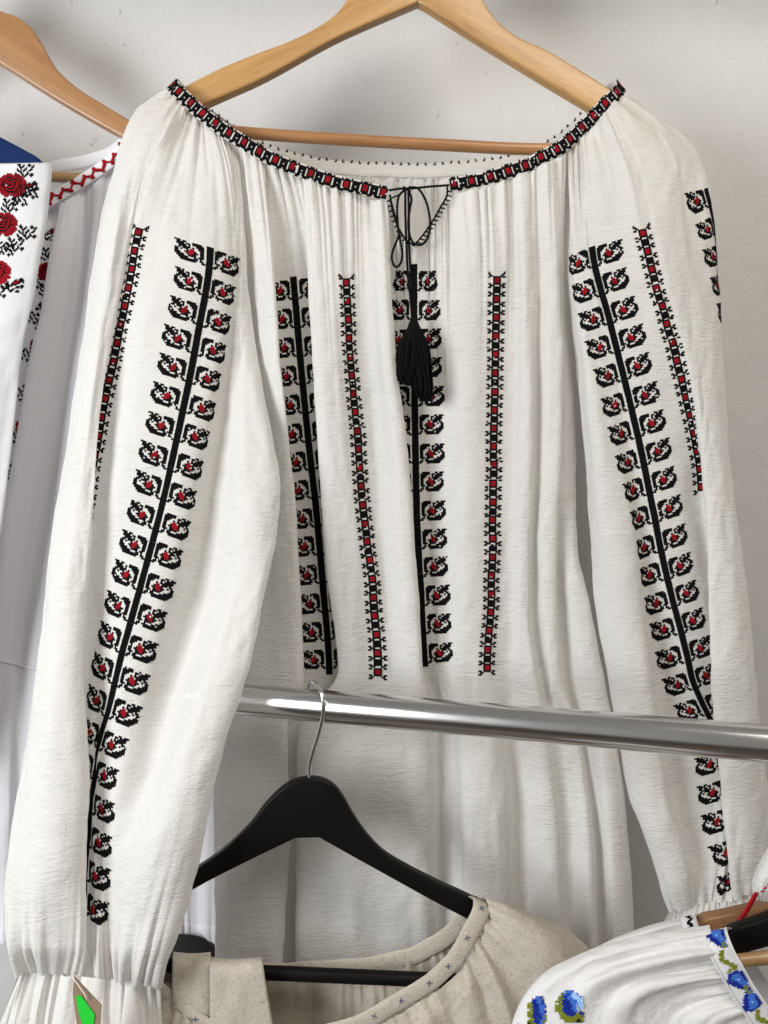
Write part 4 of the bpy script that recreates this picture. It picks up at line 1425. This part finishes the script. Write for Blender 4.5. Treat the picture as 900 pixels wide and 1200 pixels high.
# closed top edge of the folded cloth
nr, nc = S_ro.G.shape[:2]
mesh_obj('top_fold', S_ro.G[0], [list(range(nc))], M_cotton, rose, False)
rp = Path(Y(S_ro), [(3.0, 196), (3.0, 420)])
rc_ = 1.4
for (x, y) in ((14, 203), (4, 250), (-4, 306)):
    # roses lie on the panel at these distances below its fold
    off = (x - np.interp(y + 14, S_ro.px[:, int(S_ro.col(3.0)), 1], S_ro.px[:, int(S_ro.col(3.0)), 0])) * 0.75
    stitches('rose_motif', rp, ROSE, off - 9.5 * rc_, (y - 196) * 0.75, ro, BR, cell=rc_)
for (bm_, x, y) in ((SPRIG, 30, 190), (SPRIG, 12, 232), (SPRIG[::-1], 24, 224), (SPRIG, 18, 278), (SPRIG[::-1], 6, 284), (BUD, 14, 325), (SPRIG, -4, 334), (SPRIG[::-1], 36, 214), (SPRIG, 32, 262), (BUD, 30, 210)):
    off = (x - np.interp(y + 10, S_ro.px[:, int(S_ro.col(3.0)), 1], S_ro.px[:, int(S_ro.col(3.0)), 0])) * 0.75
    stitches('sprig_motif', rp, bm_, off - 7 * 1.2, (y - 196) * 0.75, ro, BR, cell=1.2)
# the satin blouse carries the same roses in its fold
sp = Path(Y(S_sa), [(1, 255), (1, 640)])
for k, tpos in enumerate((8, 42, 76, 112, 150, 190, 226, 262)):
    stitches('rose_motif' if k % 2 else 'bud_motif', sp, ROSE if k % 2 else BUD, -4, tpos, sat_body, BR, cell=1.2)
    stitches('sprig_motif', sp, SPRIG, -2, tpos + 19, sat_body, BR, cell=1.2)
    stitches('sprig_motif', sp, SPRIG[::-1], -16, tpos + 12, sat_body, BR, cell=1.2)

nv_h = thing('navy_hanger', 'dark navy hanger arm at the left edge above the rose panel', 'hanger', P(-30, 195, 0.77))
slab('arm', smooth_outline([(-120, 98), (-60, 128), (0, 160), (30, 176), (47, 187), (49, 191), (44, 194)], 30) + [(20, 197), (-60, 197), (-120, 168)], 0.768, 0.010, M_navy, nv_h, bevel=0.0022)
slab('arm', [(-122, 98), (-122, 168), (-190, 197), (-260, 197), (-262, 188), (-180, 128)], 0.768, 0.010, M_navy, nv_h, bevel=0.0022)
tz = P(-121, 100, 0.773)
zr = hz[2] + 0.060
pp = spline([tuple(tz), (tz[0], tz[1], zr - 0.03)] + [(tz[0], tz[1] + 0.006 + 0.0155 * math.cos(math.radians(-40 + i * 22)), zr + 0.0155 * math.sin(math.radians(-40 + i * 22))) for i in range(11)], 60)
V, f, _, _ = tube_geo(pp, 0.0016, 8)
mesh_obj('hook', V, f, M_steel, nv_h)

# ------------------------------------------------------------------ bottom right: gauze blouse with blue flowers
QD = 0.535
gz = thing('gauze_blouse', 'thin white gauze blouse with blue and olive embroidered flowers, bottom right corner', 'blouse', P(780, 1290, QD))
gz_tracks = [
    [(832, 1087, -14), (800, 1091, -14), (740, 1101, -14), (680, 1120, -14), (640, 1140, -14), (612, 1169, -14), (598, 1205, -14), (586, 1290, -14)],
    [(833, 1092, -5), (800, 1097, -4), (740, 1109, -2), (685, 1128, 0), (648, 1149, 0), (622, 1178, -2), (604, 1290, 0)],
    [(837, 1104, -1), (800, 1110, -1), (740, 1124, -2), (690, 1140, 2), (660, 1160, 4), (640, 1190, 4), (626, 1290, 4)],
    [(842, 1116, 2), (800, 1121, 6), (740, 1134, 6), (700, 1150, 8), (675, 1176, 7), (655, 1290, 7)],
    [(847, 1127, 1), (800, 1135, -1), (750, 1147, 0), (715, 1163, 4), (695, 1190, 5), (682, 1290, 6)],
    [(855, 1141, 3), (800, 1149, 8), (760, 1158, 9), (730, 1180, 9), (712, 1290, 9)],
    [(864, 1157, 2), (810, 1169, 2), (775, 1186, 3), (750, 1290, 6)],
    [(876, 1176, 4), (830, 1193, 8), (800, 1290, 9)],
    [(892, 1200, 4), (860, 1230, 5), (845, 1290, 8)],
    [(915, 1236, 4), (900, 1262, 5), (890, 1290, 5)],
    [(920, 1240, -34), (900, 1290, -34)],
    [(880, 1150, -34), (860, 1220, -36), (850, 1290, -36)],
    [(840, 1096, -30), (760, 1140, -34), (700, 1200, -34), (680, 1290, -34)],
    [(832, 1088, -22), (720, 1112, -26), (640, 1160, -28), (610, 1290, -28)],
]
S_gz = loft(gz_tracks, d0=QD, closed=True, nv=150, step=1.8, gtop=(2.0, 70, 9), wob=1.6, crease=0.25, seed=77)
gz_body = surf_obj('body_panel', S_gz, M_gauze, gz)
qb = [(910, 1222, 6, 32), (886, 1183, 6, 30), (868, 1156, 5, 27), (852, 1128, 4, 22), (842, 1104, 0, 14), (838, 1090, -8, 8), (846, 1092, -20, 12), (866, 1122, -30, 24), (890, 1160, -34, 30), (920, 1205, -36, 32)]
Fq, Bq, _ = band_surf(qb, 26, 1.4, 260, QD)
qband = band_obj('neckband', Fq, Bq, M_cotton, gz)
iq = int(np.argmin(np.linalg.norm(Fq[:, 6] - Pa(838, 1090, QD + 0.008), axis=1)))
bp = BandPath(Fq, 0, iq + 1, True)


def finer(bm, k=2, sd=1):
    r = random.Random(sd)
    H, W = len(bm), max(len(q) for q in bm)
    bm = [q.ljust(W, '.') for q in bm]
    out = []
    for j in range(H * k):
        row = ''
        for i in range(W * k):
            y = min(H - 1, max(0, int((j + r.uniform(-0.9, 0.9)) / k)))
            x = min(W - 1, max(0, int((i + r.uniform(-0.9, 0.9)) / k)))
            row += bm[y][x]
        out.append(row)
    return out


FL = [T_blue, T_mid, T_light, T_olive, T_dark, T_black]
FP = {'B': 0, 'b': 1, 'l': 2, 'G': 3, 'k': 4, '#': 5}
FL1 = ["..BBBBBB..", ".BBbbbbBBB", "BBbbbbbbBB", "BBBbbbbbBB", "BBBbblbbBB", ".BBBbbbbBB", ".BBBBbbbbB", "..BBBbbbbB", "...BBBbbb.", "....BBGGb.", ".....BGbG.", "......GGB."]
VINE = ["....GG....", "...GGG....", "...GG.....", "..GGG.....", "..GG......", "...GGG....", "...GGG....", "....GGG...", ".....GGG..", "......GGG.", "....GGGGG.", "..GGG.GG.."]
qc = 1.12
for k, (bmq, t0) in enumerate(((FL1, 1), (VINE, 15), (FL1, 29), (FL1[::-1], 42), (VINE, 56))):
    stitches('flower_motif' if bmq is not VINE else 'vine_motif', bp, finer(bmq, 2, k), -5.2 * qc, t0, qband, FL, cell=qc / 2, pal=FP, relief=0.6)
for sgn in (-1, 1):
    tt = np.linspace(0.5, bp.len - 0.5, 90)
    V, f, _, _ = tube_geo(bp.at(np.full(90, sgn * bp.w / 2), tt, np.full(90, 0.2)), 0.0008, 6)
    mesh_obj('piping', V, f, M_cotton, qband)
TUL = ["....bbbb.....", "..GbbBbllb...", ".GGBBbblllb..", ".GGBBbbbllll.", "GG.BBBbbblll.", ".GGBBBBbbbll.", "GGGBBBBbblll.", "GG.BBBBbbl.l.", "GGGBBBBBbl...", ".GGGBBBBB.BB.", "..GGGBBBGGGB.", "..GGGGGGGGGG.", "...GGGGGGkkG.", "....GGGGkkkk."]
TUL2 = ["...bbB..", "..BBbbB.", ".GBBbbB.", "GGBBBbb.", "GGBBBbbB", ".GBBBbb.", "GGBBBbbB", "GGBBBBb.", "GGBBBBbG", ".GGBBBbG", "GGBBBbGG", "kGGBBbG.", "kkGGBGG."]


class FrontPatch:
    """millimetre coordinates on the front of a sheet, centred below a given spot"""
    def __init__(s, surf, x, y, umax, d):
        k = surf.u <= umax
        s.pts = surf.px[:, k].reshape(-1, 2)
        s.G = surf.G[:, k].reshape(-1, 3)
        s.N = (surf.N[:, k] * surf.sign).reshape(-1, 3)
        s.x, s.y, s.k = x, y, 1 / d

    def at(s, lat, t, off):
        o = []
        for a, b, c in zip(lat, t, off):
            q = np.array([s.x + a * s.k, s.y + b * s.k])
            dd = ((s.pts - q) ** 2).sum(1)
            i = np.argpartition(dd, 6)[:6]
            w = 1 / (dd[i] + 0.05)
            w /= w.sum()
            n = (s.N[i] * w[:, None]).sum(0)
            n /= np.linalg.norm(n) + 1e-9
            base = (s.G[i] * w[:, None]).sum(0)
            # slide to the exact spot at that distance
            p = P(q[0], q[1], base[1])
            o.append(p + n * c / 1000 + np.array([0, -0.0004, 0]))
        return np.array(o)


gp = FrontPatch(S_gz, 627, 1167, 9, QD)
stitches('flower_motif', gp, finer(TUL2, 2, 5), -5.0, 0, gz_body, FL, cell=0.72, pal=FP, relief=0.6)
gp2 = FrontPatch(S_gz, 667, 1160, 9, QD)
stitches('flower_motif', gp2, finer(TUL, 2, 6), -9.0, 0, gz_body, FL, cell=0.72, pal=FP, relief=0.6)
gp3 = FrontPatch(S_gz, 606, 1190, 9, QD)
stitches('leaf_sprig', gp3, ["..#.", ".##.", "####", "###.", "####", ".###"], -2, 5, gz_body, [T_dark], cell=1.25, pal={'#': 0})

kh = thing('black_hanger', 'black hanger with a wooden bar inside the gauze blouse at the right edge', 'hanger', P(920, 1120, 0.55))
slab('arm', smooth_outline([(1010, 1010), (960, 1046), (900, 1076), (850, 1096), (842, 1104), (846, 1112)], 24) + [(862, 1121), (900, 1111), (960, 1090), (1010, 1070)], 0.552, 0.010, M_blackwood, kh, bevel=0.002)
tube('trouser_bar', [(860, 1126, -17), (900, 1122, -17), (1010, 1108, -17)], 4.4, WOOD_D, kh, 20, 12, d0=QD)

ph_ = thing('wooden_hanger', 'brown wooden hanger sloping up to the right edge below the right cuff', 'hanger', P(860, 1090, 0.605), 'wooden hangers')
slab('arm', smooth_outline([(1000, 1014), (960, 1040), (900, 1061), (850, 1073), (824, 1079), (815, 1085)], 24) + [(815, 1097), (840, 1095), (900, 1078), (1000, 1052)], 0.605, 0.012, WOOD_N, ph_, bevel=0.002)

pb = thing('trimmed_blouse', 'pale blouse shoulder with a black zigzag trim behind the gauze blouse', 'blouse', P(760, 1200, 0.60))
pb_tracks = [
    [(812, 1073, -10), (795, 1078, -10), (760, 1086, -10), (720, 1100, -10), (690, 1117, -10), (672, 1150, -10), (668, 1240, -10)],
    [(813, 1077, -2), (795, 1082, 1), (760, 1092, 3), (722, 1107, 3), (698, 1128, 2), (684, 1240, 2)],
    [(814, 1084, 0), (795, 1089, 1), (765, 1098, 1), (735, 1115, 2), (715, 1240, 3)],
    [(816, 1092, 2), (796, 1097, 5), (775, 1106, 6), (758, 1130, 6), (748, 1240, 6)],
    [(819, 1102, 2), (806, 1110, 4), (796, 1130, 5), (790, 1240, 5)],
    [(824, 1115, 1), (820, 1140, 2), (820, 1240, 3)],
    [(826, 1116, -26), (822, 1140, -26), (820, 1240, -26)],
    [(812, 1074, -22), (760, 1090, -26), (710, 1120, -28), (690, 1240, -28)],
]
S_pb = loft(pb_tracks, d0=0.60, closed=True, nv=70, step=2.0, gtop=(1.2, 40, 9), wob=0.7, seed=88)
surf_obj('body_panel', S_pb, M_gauze, pb)
tbp = [(826, 1125, 3, 12), (816, 1102, 3, 10), (809, 1084, 1, 4), (807, 1074, -6, 2), (812, 1076, -16, 4), (830, 1110, -26, 10)]
Ft, Bt, _ = band_surf(tbp, 19, 1.2, 90, 0.60)
tband = band_obj('neckband', Ft, Bt, M_cotton, pb)
it = int(np.argmin(np.linalg.norm(Ft[:, 6] - Pa(807, 1074, 0.606), axis=1)))
bp = BandPath(Ft, 0, it + 1, True)
stitches('zigzag_trim', bp, ["..##.", ".##..", "..##.", "...##", "..##.", ".##..", ".###.", "..##.", ".##..", "##..."], -3.4, 0.5, tband, [T_black], cell=1.25, pal={'#': 0})

# cuff of a further garment at the right edge with its red tie
cu = thing('tied_cuff', 'white cuff with small red stitches and a red tie at the right edge', 'cuff', P(905, 1056, 0.58))
cu_tracks = [
    [(925, 950, -6), (905, 985, -6), (890, 1012, -6), (882, 1035, -6), (883, 1047, -4)],
    [(940, 955, 4), (915, 990, 6), (900, 1015, 7), (890, 1038, 6), (889, 1052, 2)],
    [(960, 965, 8), (935, 1000, 11), (915, 1025, 11), (903, 1045, 8), (899, 1057, 3)],
    [(985, 975, 4), (955, 1015, 6), (932, 1040, 6), (918, 1056, 3), (912, 1060, 0)],
    [(990, 980, -6), (960, 1020, -6), (935, 1045, -6), (920, 1058, -5), (914, 1060, -4)],
    [(950, 965, -18), (925, 1000, -18), (905, 1030, -16), (896, 1050, -12), (897, 1056, -8)],
]
S_cu = loft(cu_tracks, d0=0.58, closed=True, nv=70, step=1.6, gbot=(1.6, 30, 8), wob=0.7, seed=91)
cuo = surf_obj('cuff_cloth', S_cu, M_crepe, cu)
mesh_obj('cuff_end', S_cu.G[-1], [list(range(S_cu.G.shape[1]))], M_crepe, cu, False)
cp = Path(Y(S_cu), [(1.3, 1030), (1.3, 1052)])
stitches('red_stitch', cp, ["....R", "...RR", ".....", "..R..", ".RR..", ".....", "RR..."], -1, 2, cuo, [T_red], cell=1.1, pal={'R': 0})
g = Geo()
cord(g, [(886, 1046, 6), (880, 1056, 8), (872, 1070, 8), (863, 1082, 7), (854, 1092, 3), (850, 1102, -6)], 1.1, 60, d0=0.58, pitch=3.2)
cord(g, [(887, 1047, 5), (882, 1057, 7), (874, 1071, 7), (865, 1083, 6), (856, 1093, 2), (852, 1103, -6)], 1.1, 60, d0=0.58, pitch=3.2)
g.build('tie_cord', T_red, cu)

# ------------------------------------------------------------------ price tag on the left cuff
tg = thing('price_tag', 'brown card price tag with a green sticker hanging at the left cuff', 'price tag', P(102, 1180, 0.605))
card = slab('card', [(87, 1144), (119, 1178), (117, 1216), (104, 1240), (92, 1216), (85, 1164)], 0.606, 0.0006, M_card, tg, bevel=0)
slab('sticker', [(89, 1167), (95, 1167), (111, 1189), (109, 1206), (103, 1222), (97, 1203), (91, 1182)], 0.6054, 0.0003, M_sticker, tg, bevel=0)
g = Geo()
cord(g, [(87, 1148, 135.5), (94, 1158, 136), (101, 1169, 136), (101.5, 1172, 135.5)], 0.4, 24, mi=0)
cord(g, [(87, 1148, 135.5), (84, 1143, 130), (88, 1138, 118), (96, 1140, 106)], 0.35, 24, mi=0)
g.build('string', T_white, tg)
